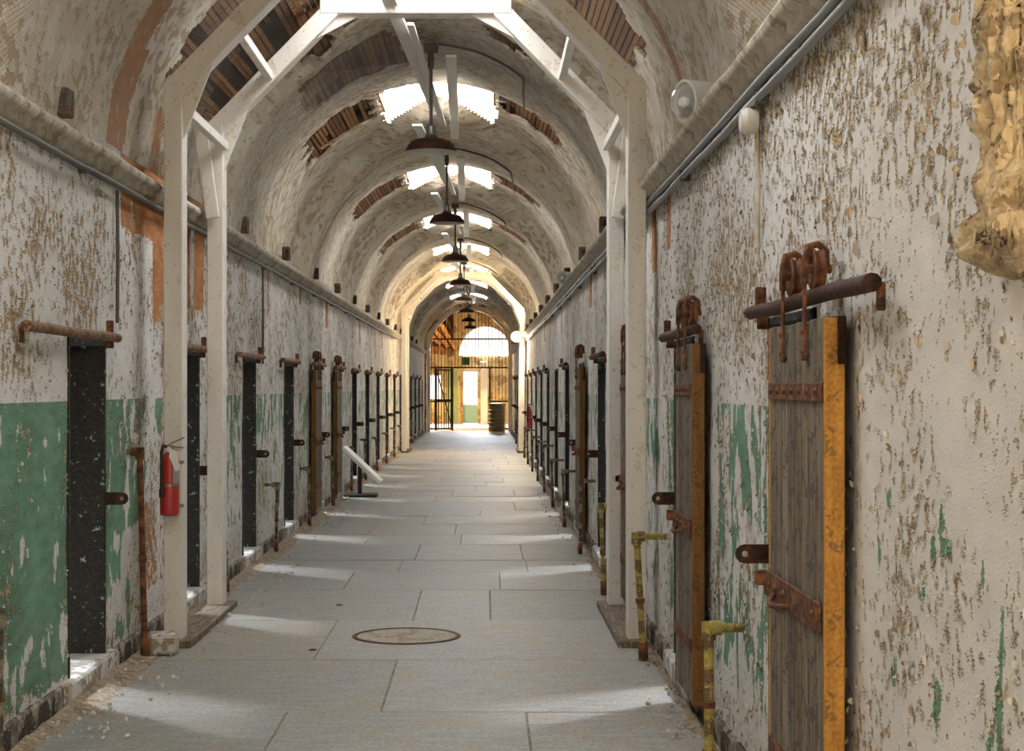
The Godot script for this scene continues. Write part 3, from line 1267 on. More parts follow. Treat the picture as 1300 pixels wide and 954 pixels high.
# ---------------------------------------------------------------- doorways
func build_doorways() -> void:
	var n := 0
	for s in [-1, 1]:
		var seen_ := 0
		for k in range(-1, 16):
			var j := jamb_d(k)
			if j > DEND - 1.0:
				continue
			n += 1
			var ds := j - DOOR_W / 2
			var fx := face_x(s)
			var lab := "%s black-lined cell doorway along the %s wall, counted from the camera" % [ordinal(seen_), "left" if s < 0 else "right"]
			var o := thing("door_%d" % n, lab, "doorway", P(fx, 0, ds), "cell doorways", "structure")
			seen_ += 1
			var w2 := DOOR_W / 2
			# lining: two jambs and a head
			var m := MB.new()
			var xm: float = s * (WALL_T / 2 + 0.012)
			for q in [-1, 1]:
				m.box(Vector3(xm, (DOOR_H + 0.11) / 2, -q * (w2 + 0.005)), Vector3(WALL_T + 0.03, DOOR_H - 0.11 + 0.04, 0.03), 0.004)
			m.box(Vector3(xm, DOOR_H + 0.005, 0), Vector3(WALL_T + 0.03, 0.03, DOOR_W + 0.04), 0.004)
			obj("lining", m, M.jamb if (n % 3 == 1 or k < 4) else M.jamb_plain, o)
			# sill stone
			var si := MB.new()
			si.box(Vector3(s * (WALL_T / 2 - 0.015), 0.05, 0), Vector3(WALL_T + 0.06, 0.12, DOOR_W + 0.3), 0.012)
			obj("sill", si, M.sill, o)
			# worn stone base course under the wall on either side
			var cu := MB.new()
			cu.box(Vector3(s * 0.01, 0.04, -(DOOR_W / 2 + 0.15 + (CELL - DOOR_W - 0.3) / 2)), Vector3(0.05, 0.13, CELL - DOOR_W - 0.3), 0.012)
			obj("base_stone", cu, M.curb, o)
			# iron staple plate that sticks out at the far jamb
			var lp := MB.new()
			var poly := PackedVector2Array([Vector2(0, -0.033), Vector2(0.085, -0.033)])
			for a in 7:
				var t := -PI / 2 + PI * a / 6
				poly.append(Vector2(0.085 + 0.033 * cos(t), 0.033 * sin(t)))
			poly.append(Vector2(0.0, 0.033))
			var mir := Basis(Vector3(-s, 0, 0), Vector3.UP, Vector3(0, 0, 1))
			if s > 0:
				mir = Basis(Vector3(-1, 0, 0), Vector3.UP, Vector3(0, 0, -1))
			lp.prism(poly, 0.012, Transform3D(mir, Vector3(0, 0.915, -w2 - 0.02)))
			var pl := obj("latch_plate", lp, M.rust_dark, o)
			var ey := MB.new()
			ey.lathe(PackedVector2Array([Vector2(0.0, -0.008), Vector2(0.011, -0.008), Vector2(0.011, 0.008), Vector2(0.0, 0.009)]), Transform3D(Basis(Vector3.RIGHT, PI / 2), Vector3(-s * 0.085, 0.915, -w2 - 0.02)), 10)
			obj("eyelet", ey, M.steel, pl)
			# rail over the opening, with a stop block
			if not (s > 0 and k in [3, 5]):
				var ra := MB.new()
				var a0 := -0.92 if s < 0 else -0.55
				var rs := 0.0 if s < 0 else 0.0
				var z0 := w2 + 0.95 if k < 0 or (s < 0 and k == 0) else w2 + 0.62
				var z1 := -w2 - 0.06
				if s > 0:
					z0 = w2 + 1.02 if k == -1 else w2 + 0.55
				var path := PackedVector3Array()
				for q in 9:
					path.append(Vector3(-s * 0.055 + rng.randf_range(-0.003, 0.003), 1.755 + rng.randf_range(-0.004, 0.004) + a0 * 0 + rs, lerpf(z0, z1, q / 8.0)))
				ra.tube(path, 0.024, 9)
				obj("rail", ra, M.pipe_rail if s < 0 else M.rust_dark, o)
				var br := MB.new()
				br.box(Vector3(-s * 0.03, 1.72, z0 - 0.03), Vector3(0.022, 0.07, 0.012), 0.003)
				obj("rail_bracket", br, M.rust, o)
				var br2 := MB.new()
				br2.box(Vector3(-s * 0.02, 1.73, z1 + 0.03), Vector3(0.04, 0.06, 0.02), 0.004)
				obj("rail_bracket", br2, M.rust, o)
				var stb := MB.new()
				stb.box(Vector3(-s * 0.05, 1.79, z1 + 0.16), Vector3(0.035, 0.10, 0.03), 0.004)
				obj("stop_block", stb, M.rust, o)


# ---------------------------------------------------------------- walls at both ends
func build_ends() -> void:
	var m := MB.new()
	m.box(P(XC, 2.3, DBACK - 0.15), Vector3(4.6, 4.9, 0.3))
	tag(obj("wall_back", m, M.cell), "plain plaster wall behind the camera", "wall", "", "structure")
	# the end of the cellblock: masonry round the arch that the gate closes
	var e := MB.new()
	var poly := PackedVector2Array()
	poly.append(Vector2(-6.0, 0.0))
	poly.append(Vector2(XL + 0.06, 0.0))
	poly.append(Vector2(XL + 0.06, 2.55))
	for a in 17:
		var t := PI - PI * a / 16
		poly.append(Vector2(-0.49 + 1.42 * cos(t), 2.72 + 1.38 * sin(t)))
	poly.append(Vector2(XR - 0.06, 2.55))
	poly.append(Vector2(XR - 0.06, 0.0))
	poly.append(Vector2(5.0, 0.0))
	poly.append(Vector2(5.0, 6.0))
	poly.append(Vector2(-6.0, 6.0))
	e.prism(poly, 0.5, Transform3D(Basis.IDENTITY, P(0, 0, DEND + 0.26)))
	tag(obj("wall_far", e, M.cell), "pale masonry around the arch at the far end", "wall", "", "structure")


# ---------------------------------------------------------------- timber frames
func frame_ring(t: Node3D, d: float, nails: MB) -> void:
	var cx := -0.449
	var dp := 0.17
	for s in [-1, 1]:
		var px: float = cx + s * 1.34
		var m := MB.new()
		m.box(P(px, 1.64, d), Vector3(0.105, 3.24, dp), 0.005)
		obj("post", m, M.painted, t)
		for k in 26:
			nails.lathe(PackedVector2Array([Vector2(0.0035, 0), Vector2(0.003, 0.0015), Vector2(0, 0.002)]), Transform3D(Basis(Vector3.RIGHT, PI / 2), P(px + (0.022 if k % 2 else -0.024) + rng.randf_range(-0.008, 0.008), 0.2 + k * 0.118 + rng.randf_range(-0.02, 0.02), d - dp / 2 - 0.0005)), 6)
		# knee brace up to the head beam
		var a := P(cx + s * 1.35, 3.22, d)
		var b := P(cx + s * 0.56, 4.03, d)
		var br := MB.new()
		br.bar(a, b, 0.115, dp * 0.94, Vector3(0, 0, 1), 0.005)
		obj("brace", br, M.painted, t)
		for k in 14:
			var p := a.lerp(b, 0.06 + k * 0.066)
			nails.lathe(PackedVector2Array([Vector2(0.0035, 0), Vector2(0.003, 0.0015), Vector2(0, 0.002)]), Transform3D(Basis(Vector3.RIGHT, PI / 2), p + Vector3(s * 0.02 * (1 if k % 2 else -1), 0.02 * (1 if k % 2 else -1), dp * 0.47 + 0.0005)), 6)
		# plywood gussets in both corners of the brace
		var g := MB.new()
		g.prism(PackedVector2Array([Vector2(cx + s * 1.29, 2.93), Vector2(cx + s * 1.29, 3.22), Vector2(cx + s * 1.12, 3.37)]), 0.02, Transform3D(Basis.IDENTITY, P(0, 0, d - 0.02)))
		obj("gusset", g, M.painted, t)
		var g2 := MB.new()
		g2.prism(PackedVector2Array([Vector2(cx + s * 0.70, 3.82), Vector2(cx + s * 0.60, 4.0), Vector2(cx + s * 0.36, 4.0)]), 0.02, Transform3D(Basis.IDENTITY, P(0, 0, d - 0.02)))
		obj("gusset", g2, M.painted, t)
	var hb := MB.new()
	hb.box(P(cx, 4.05, d), Vector3(1.28, 0.11, dp), 0.005)
	obj("head_beam", hb, M.painted, t)
	for k in 12:
		nails.lathe(PackedVector2Array([Vector2(0.0035, 0), Vector2(0.003, 0.0015), Vector2(0, 0.002)]), Transform3D(Basis(Vector3.RIGHT, PI / 2), P(cx - 0.55 + k * 0.1, 4.05 + (0.02 if k % 2 else -0.02), d - dp / 2 - 0.0005)), 6)


func build_frames() -> void:
	var specs := [[9.63, 11.13, "white timber shoring frame nearest the camera, posts braced to a head beam"], [37.5, 38.9, "white timber shoring frame halfway down the corridor near the bright lamp"], [54.6, -1.0, "white timber frame just before the barred gate"]]
	for sp in specs:
		var t := thing("timber_frame", sp[2], "timber frame")
		var nails := MB.new()
		for d in [sp[0], sp[1]]:
			if d > 0:
				frame_ring(t, d, nails)
		if sp[1] > 0:
			for s in [-1, 1]:
				for q in [[1.28, 3.11, 0.05, 0.06], [0.98, 3.58, 0.05, 0.06]]:
					var m := MB.new()
					m.bar(P(-0.449 + s * q[0], q[1], sp[0] + 0.05), P(-0.449 + s * q[0], q[1], sp[1] - 0.05), q[2], q[3], Vector3.UP, 0.004)
					obj("tie", m, M.painted, t)
				var u := MB.new()
				u.bar(P(-0.449 + s * 1.345, 2.62, sp[1] - 0.13), P(-0.449 + s * 1.43, 3.24, sp[1] - 0.13), 0.085, 0.04, Vector3(0, 0, 1), 0.004)
				obj("strut", u, M.painted, t)
				# sole plate on the dirt
				var sp2 := MB.new()
				sp2.box(P(-0.449 + s * 1.31, 0.02, (sp[0] + sp[1]) / 2), Vector3(0.17, 0.045, sp[1] - sp[0] + 0.3), 0.006)
				obj("sole_plate", sp2, M.plank1, t)
		obj("nail_heads", nails, M.nail, t).set_meta("kind", "stuff")
	# block wedged at the foot of the near left post
	var b := MB.new()
	b.box(Vector3.ZERO, Vector3(0.17, 0.11, 0.2), 0.018, Basis(Vector3.UP, 0.25))
	var o := obj("stone_block", b, M.sill)
	o.position = P(-1.80, 0.06, 9.30)
	tag(o, "pale broken stone block at the foot of the left post", "stone")


# ---------------------------------------------------------------- sliding doors
func sliding_door(label: String, side: int, d_near: float, d_far: float, planks: int, hang: Array, edge: Material = null) -> Node3D:
	if edge == null:
		edge = M.edge_brown
	var w := d_far - d_near
	var xf := face_x(side) - side * 0.08       # face that looks into the corridor
	var t := thing("sliding_door", label, "door", P(xf, 0, (d_near + d_far) / 2), "wooden sliding cell doors")
	var top := 1.69
	var bot := 0.10
	var pw := (w - 0.012) / planks
	for k in planks:
		var m := MB.new()
		var z := -w / 2 + 0.006 + pw * (k + 0.5)
		m.box(Vector3.ZERO, Vector3(0.024, top - bot - rng.randf_range(0.0, 0.012), pw - 0.008), 0.004)
		obj("plank", m, M["plank%d" % ((k * 5 + planks) % 6)], t).position = Vector3(side * 0.012, (top + bot) / 2, z)
	# back layer, coloured dark for the shade between planks, with ochre edges
	var bk := MB.new()
	bk.box(Vector3(side * 0.040, (top + bot) / 2, 0), Vector3(0.030, top - bot, w), 0.003)
	obj("dark_back_layer", bk, M.sheathing, t)
	for q in [-1, 1]:
		var st := MB.new()
		st.box(Vector3(side * 0.026, (top + bot) / 2 - 0.004, q * (w / 2 + 0.006)), Vector3(0.056, top - bot, 0.014), 0.004)
		obj("edge_stile", st, edge, t)
	# dark notch of the lock rail at the top edge
	var nt := MB.new()
	nt.box(Vector3(side * 0.045, 1.625, w / 2 + 0.012), Vector3(0.024, 0.13, 0.012), 0.003)
	obj("edge_iron", nt, M.rust_dark, t)
	# riveted straps
	var s1 := MB.new()
	s1.box(Vector3(-side * 0.004, 1.485, 0.0), Vector3(0.008, 0.052, w - 0.02), 0.002)
	var so := obj("strap", s1, M.rust, t)
	for k in 7:
		var r := MB.new()
		r.lathe(PackedVector2Array([Vector2(0.011, 0), Vector2(0.009, 0.006), Vector2(0.004, 0.009), Vector2(0, 0.0095)]), Transform3D(Basis(Vector3.FORWARD, -side * PI / 2), Vector3(-side * 0.008, 1.485, -w / 2 + 0.07 + (w - 0.14) * k / 6)), 8)
		obj("rivet", r, M.rust, so)
	var s2 := MB.new()
	s2.box(Vector3(-side * 0.006, 0.87, -0.035), Vector3(0.010, 0.085, w + 0.03), 0.003)
	s2.box(Vector3(-side * 0.020, 0.885, -w / 2 - 0.04), Vector3(0.04, 0.05, 0.03), 0.004)
	var so2 := obj("hasp", s2, M.rust, t)
	for k in 4:
		var r := MB.new()
		r.lathe(PackedVector2Array([Vector2(0.013, 0), Vector2(0.011, 0.008), Vector2(0.005, 0.012), Vector2(0, 0.0125)]), Transform3D(Basis(Vector3.FORWARD, -side * PI / 2), Vector3(-side * 0.010, 0.873, -w / 2 + [0.06, 0.16, 0.30, w - 0.1][k])), 8)
		obj("bolt_head", r, M.rust, so2)
	var hd := MB.new()
	var hp := PackedVector3Array()
	for k in 9:
		var a := PI * k / 8
		hp.append(Vector3(-side * (0.012 + 0.035 * sin(a)), 0.848 - 0.012 * sin(a), -w / 2 + 0.14 + 0.27 * k / 8))
	hd.tube(hp, 0.009, 8)
	obj("handle", hd, M.rust, so2)
	# a low riveted strap near the foot
	var s3 := MB.new()
	s3.box(Vector3(-side * 0.004, 0.36, 0.0), Vector3(0.008, 0.06, w - 0.02), 0.002)
	obj("strap", s3, M.rust, t)
	# hangers: a long J of strap iron over a grooved wheel on the rail
	for z in hang:
		var h := MB.new()
		var x := -side * 0.010
		var wx: float = (xf - face_x(side)) * 0.0 + side * 0.025
		h.bar(Vector3(x, 1.575, z), Vector3(x, 1.80, z), 0.022, 0.010, Vector3(1, 0, 0), 0.003)
		h.box(Vector3(x, 1.585, z), Vector3(0.016, 0.024, 0.046), 0.005)
		var loop := PackedVector3Array([Vector3(x, 1.79, z), Vector3(x, 1.86, z + 0.012), Vector3(x + side * 0.008, 1.895, z + 0.012), Vector3(wx, 1.902, z + 0.01), Vector3(wx + side * 0.026, 1.885, z), Vector3(wx + side * 0.028, 1.82, z)])
		h.tube(loop, 0.011, 7)
		h.tube(PackedVector3Array([Vector3(x - side * 0.006, 1.832, z), Vector3(x + side * 0.006, 1.832, z)]), 0.030, 14)
		var ho := obj("hanger", h, M.rust, t)
		var wh := MB.new()
		wh.lathe(PackedVector2Array([Vector2(0.0, -0.012), Vector2(0.030, -0.010), Vector2(0.042, -0.017), Vector2(0.056, -0.017), Vector2(0.060, -0.013), Vector2(0.050, 0.0), Vector2(0.060, 0.013), Vector2(0.056, 0.017), Vector2(0.042, 0.017), Vector2(0.030, 0.010), Vector2(0.0, 0.012)]), Transform3D(Basis(Vector3.FORWARD, PI / 2), Vector3(wx, 1.832, z)), 24)
		wh.lathe(PackedVector2Array([Vector2(0.0, -0.04), Vector2(0.012, -0.04), Vector2(0.012, 0.04), Vector2(0.0, 0.04)]), Transform3D(Basis(Vector3.FORWARD, PI / 2), Vector3(wx, 1.832, z)), 8)
		obj("wheel", wh, M.rust, ho)
		for q in [1.60, 1.655]:
			var r := MB.new()
			r.lathe(PackedVector2Array([Vector2(0.010, 0), Vector2(0.008, 0.006), Vector2(0, 0.008)]), Transform3D(Basis(Vector3.FORWARD, -side * PI / 2), Vector3(x - side * 0.005, q, z)), 8)
			obj("bolt_head", r, M.rust, ho)
	return t


func build_sliding_doors() -> void:
	sliding_door("weathered grey plank door with bright ochre edge, closest on the right", 1, 4.46, 5.30, 8, [0.20, -0.14], M.ochre)
	sliding_door("grey plank door with ochre edge, second on the right wall", 1, 7.27, 7.88, 6, [0.12, -0.14])
	sliding_door("grey plank door half hidden behind the right timber posts", 1, 10.35, 11.02, 6, [0.12, -0.14])
	sliding_door("narrow brown plank door on the right wall beyond the timber frame", 1, 15.75, 16.4, 6, [0.12, -0.14])
	sliding_door("brown plank door on the left wall before the sign stand", -1, 18.75, 19.4, 6, [0.12, -0.14])
	sliding_door("brown plank door on the left wall just behind the sign stand", -1, 21.5, 22.15, 6, [0.12, -0.14])


# ---------------------------------------------------------------- lamps
func build_lamps() -> void:
	for k in 8:
		var d := 13.1 + 5.72 * k
		if d > DEND - 1.5:
			continue
		var t := thing("pendant_lamp", "%s hanging lamp from the camera, dark enamel dome shade, unlit" % ordinal(k), "lamp", P(-0.41, 3.36, d), "pendant lamps down the middle")
		var top := YS + RV - 0.12 - 3.36
		var st := MB.new()
		st.tube(PackedVector3Array([Vector3(0, 0.2, 0), Vector3(0, top, 0)]), 0.013, 8)
		st.lathe(PackedVector2Array([Vector2(0, top - 0.14), Vector2(0.02, top - 0.14), Vector2(0.026, top - 0.08), Vector2(0.02, top - 0.02), Vector2(0, top - 0.02)]), Transform3D.IDENTITY, 10)
		obj("stem", st, M.conduit_dark, t)
		var bx := MB.new()
		bx.box(Vector3(0, top + 0.02, 0), Vector3(0.11, 0.06, 0.11), 0.008)
		obj("junction_box", bx, M.conduit_dark, t)
		var nk := MB.new()
		nk.lathe(PackedVector2Array([Vector2(0.0, 0.12), Vector2(0.045, 0.12), Vector2(0.048, 0.135), Vector2(0.036, 0.145), Vector2(0.036, 0.20), Vector2(0.026, 0.215), Vector2(0.0, 0.22)]), Transform3D.IDENTITY, 18)
		obj("socket", nk, M.conduit, t)
		var sh := MB.new()
		sh.lathe(PackedVector2Array([Vector2(0.204, -0.002), Vector2(0.205, 0.004), Vector2(0.196, 0.02), Vector2(0.178, 0.055), Vector2(0.155, 0.082), Vector2(0.115, 0.098), Vector2(0.075, 0.106), Vector2(0.05, 0.118), Vector2(0.045, 0.128)]), Transform3D.IDENTITY, 36)
		var so := obj("shade", sh, M.shade, t)
		var si := MB.new()
		si.lathe(PackedVector2Array([Vector2(0.04, 0.122), Vector2(0.07, 0.10), Vector2(0.112, 0.092), Vector2(0.15, 0.076), Vector2(0.173, 0.05), Vector2(0.191, 0.016), Vector2(0.204, -0.002)]), Transform3D.IDENTITY, 36)
		obj("reflector", si, M.shade_in, so)
		var bl := MB.new()
		bl.lathe(PackedVector2Array([Vector2(0.0, 0.03), Vector2(0.022, 0.036), Vector2(0.032, 0.055), Vector2(0.026, 0.08), Vector2(0.014, 0.10), Vector2(0.014, 0.12)]), Transform3D.IDENTITY, 14)
		obj("bulb", bl, M.shade_in, t)
		# feed conduit bent along the crown to the right
		var cp := PackedVector3Array()
		for q in 12:
			var phi := 3.0 + 28.0 * q / 11
			cp.append(vp(phi, d, minf(vault_r(phi, d), RV) - 0.03) - t.position)
		for q in 4:
			var dq := d + 0.15 + q * 0.7
			cp.append(vp(31.4, dq, minf(vault_r(31.4, dq), RV) - 0.04) - t.position)
		var cm := MB.new()
		cm.tube(cp, 0.011, 6)
		obj("feed_conduit", cm, M.conduit_dark, t)


func floodlight(label: String, at: Vector3, aim: Vector3, energy: float, scale_ := 1.0) -> void:
	var t := thing("floodlight", label, "floodlight", at, "wall floodlights")
	var y := aim.normalized()
	var x := y.cross(Vector3.UP).normalized()
	var b := Basis(x, y, x.cross(y)) * scale_
	var hs := MB.new()
	hs.lathe(PackedVector2Array([Vector2(0.0, -0.13), Vector2(0.05, -0.13), Vector2(0.066, -0.115), Vector2(0.078, 0.0), Vector2(0.08, 0.012), Vector2(0.07, 0.014), Vector2(0.062, 0.0), Vector2(0.0, -0.012)]), Transform3D(b, Vector3.ZERO), 28)
	obj("housing", hs, M.shade_in, t)
	var ln := MB.new()
	ln.lathe(PackedVector2Array([Vector2(0.062, 0.004), Vector2(0.058, 0.024), Vector2(0.046, 0.042), Vector2(0.026, 0.054), Vector2(0.0, 0.058)]), Transform3D(b, Vector3.ZERO), 24)
	if energy > 0.0:
		obj("lamp_lens", ln, M.glow_warm, t)
		omni("lamp_light", t, y * 0.16, energy, Color(1.0, 0.90, 0.74), 0.06)
	else:
		obj("lens", ln, M.glass, t)
		var rf := MB.new()
		rf.lathe(PackedVector2Array([Vector2(0.056, 0.006), Vector2(0.03, -0.004), Vector2(0.0, -0.008)]), Transform3D(b, Vector3.ZERO), 20)
		obj("reflector", rf, M.steel, t)
		var bu := MB.new()
		bu.lathe(PackedVector2Array([Vector2(0.0, -0.006), Vector2(0.014, 0.0), Vector2(0.02, 0.016), Vector2(0.013, 0.032), Vector2(0.0, 0.036)]), Transform3D(b, Vector3.ZERO), 14)
		obj("bulb", bu, M.white, t)


func bracket_for(t: Node3D, to_wall: Vector3) -> void:
	var m := MB.new()
	m.tube(PackedVector3Array([Vector3(0, -0.02, 0), to_wall * 0.6 + Vector3(0, -0.05, 0), to_wall]), 0.016, 8)
	m.box(to_wall + Vector3(0, -0.01, 0), Vector3(0.04, 0.13, 0.11), 0.01)
	obj("bracket", m, M.conduit_dark, t)


func build_floodlights() -> void:
	floodlight("cream floodlight with clear round lens above the nearest right doors", P(0.915, 2.775, 7.40), Vector3(-0.90, -0.10, 0.42), 0.0, 1.25)
	bracket_for(get_node("floodlight"), Vector3(0.10, -0.03, -0.05))
	floodlight("small floodlight on the right ledge beyond the timber frame", P(0.90, 2.72, 18.6), Vector3(-0.6, -0.1, 0.8), 0.0)
	bracket_for(get_node("floodlight_001"), Vector3(0.12, -0.03, -0.05))
	floodlight("glowing warm floodlight on the right post halfway down the corridor", P(0.76, 2.62, 37.20), Vector3(-0.30, -0.16, 0.94), WARM_LAMP, 1.5)
	bracket_for(get_node("floodlight_002"), Vector3(0.10, 0.0, -0.1))
	floodlight("unseen warm floodlight behind the camera, lighting the near door edges and flakes", P(0.82, 2.45, -2.2), Vector3(-0.10, -0.20, -0.97), UNSEEN_BACK_LAMP)  # out of view, placed to warm the surfaces facing the camera
	bracket_for(get_node("floodlight_003"), Vector3(0.16, 0.05, 0.1))


# ---------------------------------------------------------------- pipes and conduits
func standpipe(label: String, side: int, d: float, top: float, lean: float, m_: Material, r := 0.017, xo := 0.10) -> void:
	var fx := face_x(side)
	var x := fx - side * xo
	var t := thing("standpipe", label, "pipe", P(x, 0, d), "standpipes along the walls")
	var a := Vector3.ZERO
	var b := Vector3(-side * lean, top, 0)
	var m := MB.new()
	m.tube(PackedVector3Array([a + Vector3(0, -0.02, 0), a.lerp(b, 0.5), b]), r, 10)
	obj("riser", m, m_, t)
	var e := MB.new()
	e.tube(PackedVector3Array([b + Vector3(0, -0.045, 0), b + Vector3(0, 0.022, 0)]), r * 1.5, 10)
	e.tube(PackedVector3Array([b + Vector3(0, 0.0, 0), b + Vector3(side * 0.05, 0, 0)]), r * 1.5, 10)
	obj("elbow", e, m_, t)
	var s := MB.new()
	s.tube(PackedVector3Array([b + Vector3(side * 0.03, 0, 0), b + Vector3(side * (xo + lean * 1.0 + 0.03), 0, 0)]), r * 0.95, 10)
	obj("stub", s, M.pipe if m_ != M.pipe_yellow else m_, t)
	var c := MB.new()
	c.tube(PackedVector3Array([Vector3(0, -0.02, 0), Vector3(-side * lean * 0.12, 0.10, 0)]), r * 1.45, 10)
	obj("coupling", c, M.rust, t)
	var c2 := MB.new()
	c2.tube(PackedVector3Array([a.lerp(b, 0.46), a.lerp(b, 0.50)]), r * 1.35, 10)
	obj("coupling", c2, M.rust, t)


func build_pipes() -> void:
	standpipe("dark standpipe with pale brass elbow at the left picture edge", -1, 6.38, 0.62, 0.0, M.pipe, 0.02)
	standpipe("tall rusty leaning pipe beside the near fire extinguisher", -1, 9.16, 1.14, -0.03, M.rust, 0.017)
	for k in range(2, 14):
		standpipe("%s short standpipe with elbow along the left wall" % ordinal(k), -1, 6.35 + 2.87 * k, 0.60 + rng.randf_range(-0.05, 0.05), rng.randf_range(-0.03, 0.02), M.pipe, 0.015)
	standpipe("yellow painted standpipe before the nearest plank door on the right", 1, 6.37, 0.57, 0.0, M.pipe_yellow, 0.019, 0.13)
	standpipe("yellow painted leaning standpipe beside the right timber post", 1, 9.05, 0.68, 0.04, M.pipe_yellow, 0.019, 0.12)
	standpipe("yellow green standpipe behind the right timber posts", 1, 11.9, 0.64, 0.02, M.pipe_yellow, 0.016, 0.13)
	for k in [3, 4, 5, 6, 7, 8, 9, 10, 12, 13]:
		standpipe("%s short standpipe with elbow along the right wall" % ordinal(k), 1, 6.2 + 2.86 * k, 0.62 + rng.randf_range(-0.05, 0.05), rng.randf_range(-0.01, 0.03), M.pipe, 0.015, 0.13)


func build_conduits() -> void:
	# each run is one pipe with its clips
	for r in [[-1, 2.555, 0.05, 0.016, "grey conduit running under the left plaster ledge", 36.5, 0],
		[1, 2.56, 0.037, 0.015, "upper of two grey conduits under the right ledge", 36.5, 1],
		[1, 2.515, 0.034, 0.015, "lower of two grey conduits under the right ledge", 36.5, 1]]:
		var t := thing("conduit", r[4], "conduit", P(face_x(r[0]) - r[0] * r[2], r[1], 2.0), "conduits under the ledges")
		var path := PackedVector3Array()
		var d := 0.0
		while d < r[5] - 2.0:
			path.append(Vector3(rng.randf_range(-0.004, 0.004), rng.randf_range(-0.005, 0.005), -d))
			d += 0.45
		var m := MB.new()
		m.tube(path, r[3], 8)
		obj("tube", m, M.conduit if r[6] else M.conduit_dark, t)
		d = 1.6
		while d < 24.0:
			var c := MB.new()
			c.box(Vector3(r[0] * 0.012, 0, -d), Vector3(0.05, r[3] * 2.9, 0.022), 0.004)
			obj("clip", c, M.conduit_dark, t)
			d += 2.2
	for v in [[1, 5.95, 1.95, 2.455, "thin vertical conduit down the right wall above the plank doors"], [-1, 8.85, 1.84, 2.55, "thin dark vertical conduit down the left wall by the bare plaster"], [-1, 14.7, 1.7, 2.55, "thin vertical conduit down the left wall past the timber frame"]]:
		var t := thing("drop_conduit", v[4], "conduit", P(face_x(v[0]) - v[0] * 0.014, v[2], v[1]), "vertical conduits on the walls")
		var m := MB.new()
		m.tube(PackedVector3Array([Vector3.ZERO, Vector3(0.003, (v[3] - v[2]) / 2, 0), Vector3(0, v[3] - v[2], 0)]), 0.010, 8)
		obj("tube", m, M.conduit_dark if v[0] < 0 else M.ledge, t)
		if v[0] > 0:
			var b := MB.new()
			b.lathe(PackedVector2Array([Vector2(0, -0.03), Vector2(0.04, -0.03), Vector2(0.05, -0.01), Vector2(0.045, 0.03), Vector2(0, 0.04)]), Transform3D(Basis(Vector3.FORWARD, PI / 2), Vector3(-0.03, v[3] - v[2], 0)), 14)
			obj("junction_box", b, M.shade_in, t)


# ---------------------------------------------------------------- fire extinguishers
func extinguisher(label: String, at: Vector3, detail: bool) -> void:
	var t := thing("fire_extinguisher", label, "extinguisher", at, "fire extinguishers")
	var b := MB.new()
	b.lathe(PackedVector2Array([Vector2(0, 0), Vector2(0.048, 0), Vector2(0.054, 0.008), Vector2(0.055, 0.02), Vector2(0.055, 0.30), Vector2(0.052, 0.325), Vector2(0.042, 0.346), Vector2(0.024, 0.358), Vector2(0, 0.36)]), Transform3D.IDENTITY, 28)
	obj("cylinder", b, M.red, t)
	var n := MB.new()
	n.lathe(PackedVector2Array([Vector2(0, 0.35), Vector2(0.02, 0.35), Vector2(0.02, 0.385), Vector2(0.026, 0.39), Vector2(0.026, 0.40), Vector2(0, 0.402)]), Transform3D.IDENTITY, 14)
	obj("valve", n, M.steel, t)
	var h := MB.new()
	h.bar(Vector3(-0.01, 0.40, 0), Vector3(0.085, 0.445, 0), 0.008, 0.022, Vector3(0, 0, 1), 0.002)
	h.bar(Vector3(-0.01, 0.395, 0), Vector3(0.08, 0.385, 0), 0.008, 0.022, Vector3(0, 0, 1), 0.002)
	obj("lever", h, M.steel, t)
	var g := MB.new()
	g.lathe(PackedVector2Array([Vector2(0, 0), Vector2(0.016, 0), Vector2(0.016, 0.012), Vector2(0, 0.014)]), Transform3D(Basis(Vector3.RIGHT, PI / 2), Vector3(0, 0.375, 0.02)), 14)
	obj("gauge", g, M.white, t)
	var hs := MB.new()
	hs.tube(PackedVector3Array([Vector3(-0.01, 0.385, 0.01), Vector3(-0.03, 0.40, 0.035), Vector3(-0.036, 0.36, 0.058), Vector3(-0.034, 0.28, 0.064), Vector3(-0.034, 0.15, 0.064), Vector3(-0.034, 0.12, 0.064)]), 0.010, 8)
	hs.tube(PackedVector3Array([Vector3(-0.034, 0.15, 0.064), Vector3(-0.034, 0.105, 0.064)]), 0.014, 8)
	obj("hose", hs, M.black, t)
	if detail:
		var l := MB.new()
		var prev := Vector3.ZERO
		for k in 7:
			var a := deg_to_rad(60.0 - 55.0 * k / 6)
			var p := Vector3(0.0562 * cos(a), 0, 0.0562 * sin(a))
			if k > 0:
				l.quad(prev + Vector3(0, 0.18, 0), p + Vector3(0, 0.18, 0), p + Vector3(0, 0.30, 0), prev + Vector3(0, 0.30, 0))
			prev = p
		obj("print_label", l, M.label, t)
		var bd := MB.new()
		bd.lathe(PackedVector2Array([Vector2(0.0565, 0.166), Vector2(0.0565, 0.178)]), Transform3D.IDENTITY, 28)
		obj("strap_band", bd, M.steel, t)
		var tg := MB.new()
		tg.prism(PackedVector2Array([Vector2(0.0, 0.0), Vector2(0.04, -0.02), Vector2(0.055, -0.12), Vector2(0.03, -0.135), Vector2(-0.005, -0.05)]), 0.002, Transform3D(Basis(Vector3.UP, 0.2), Vector3(0.015, 0.385, 0.066)))
		obj("inspection_tag", tg, M.white, t)
	var k2 := MB.new()
	k2.box(Vector3(0.03, 0.30, -0.06), Vector3(0.08, 0.02, 0.03), 0.003)
	obj("wall_hook", k2, M.steel, t)
	var k3 := MB.new()
	k3.box(Vector3(0.03, 0.05, -0.06), Vector3(0.08, 0.02, 0.03), 0.003)
	obj("wall_hook", k3, M.steel, t)


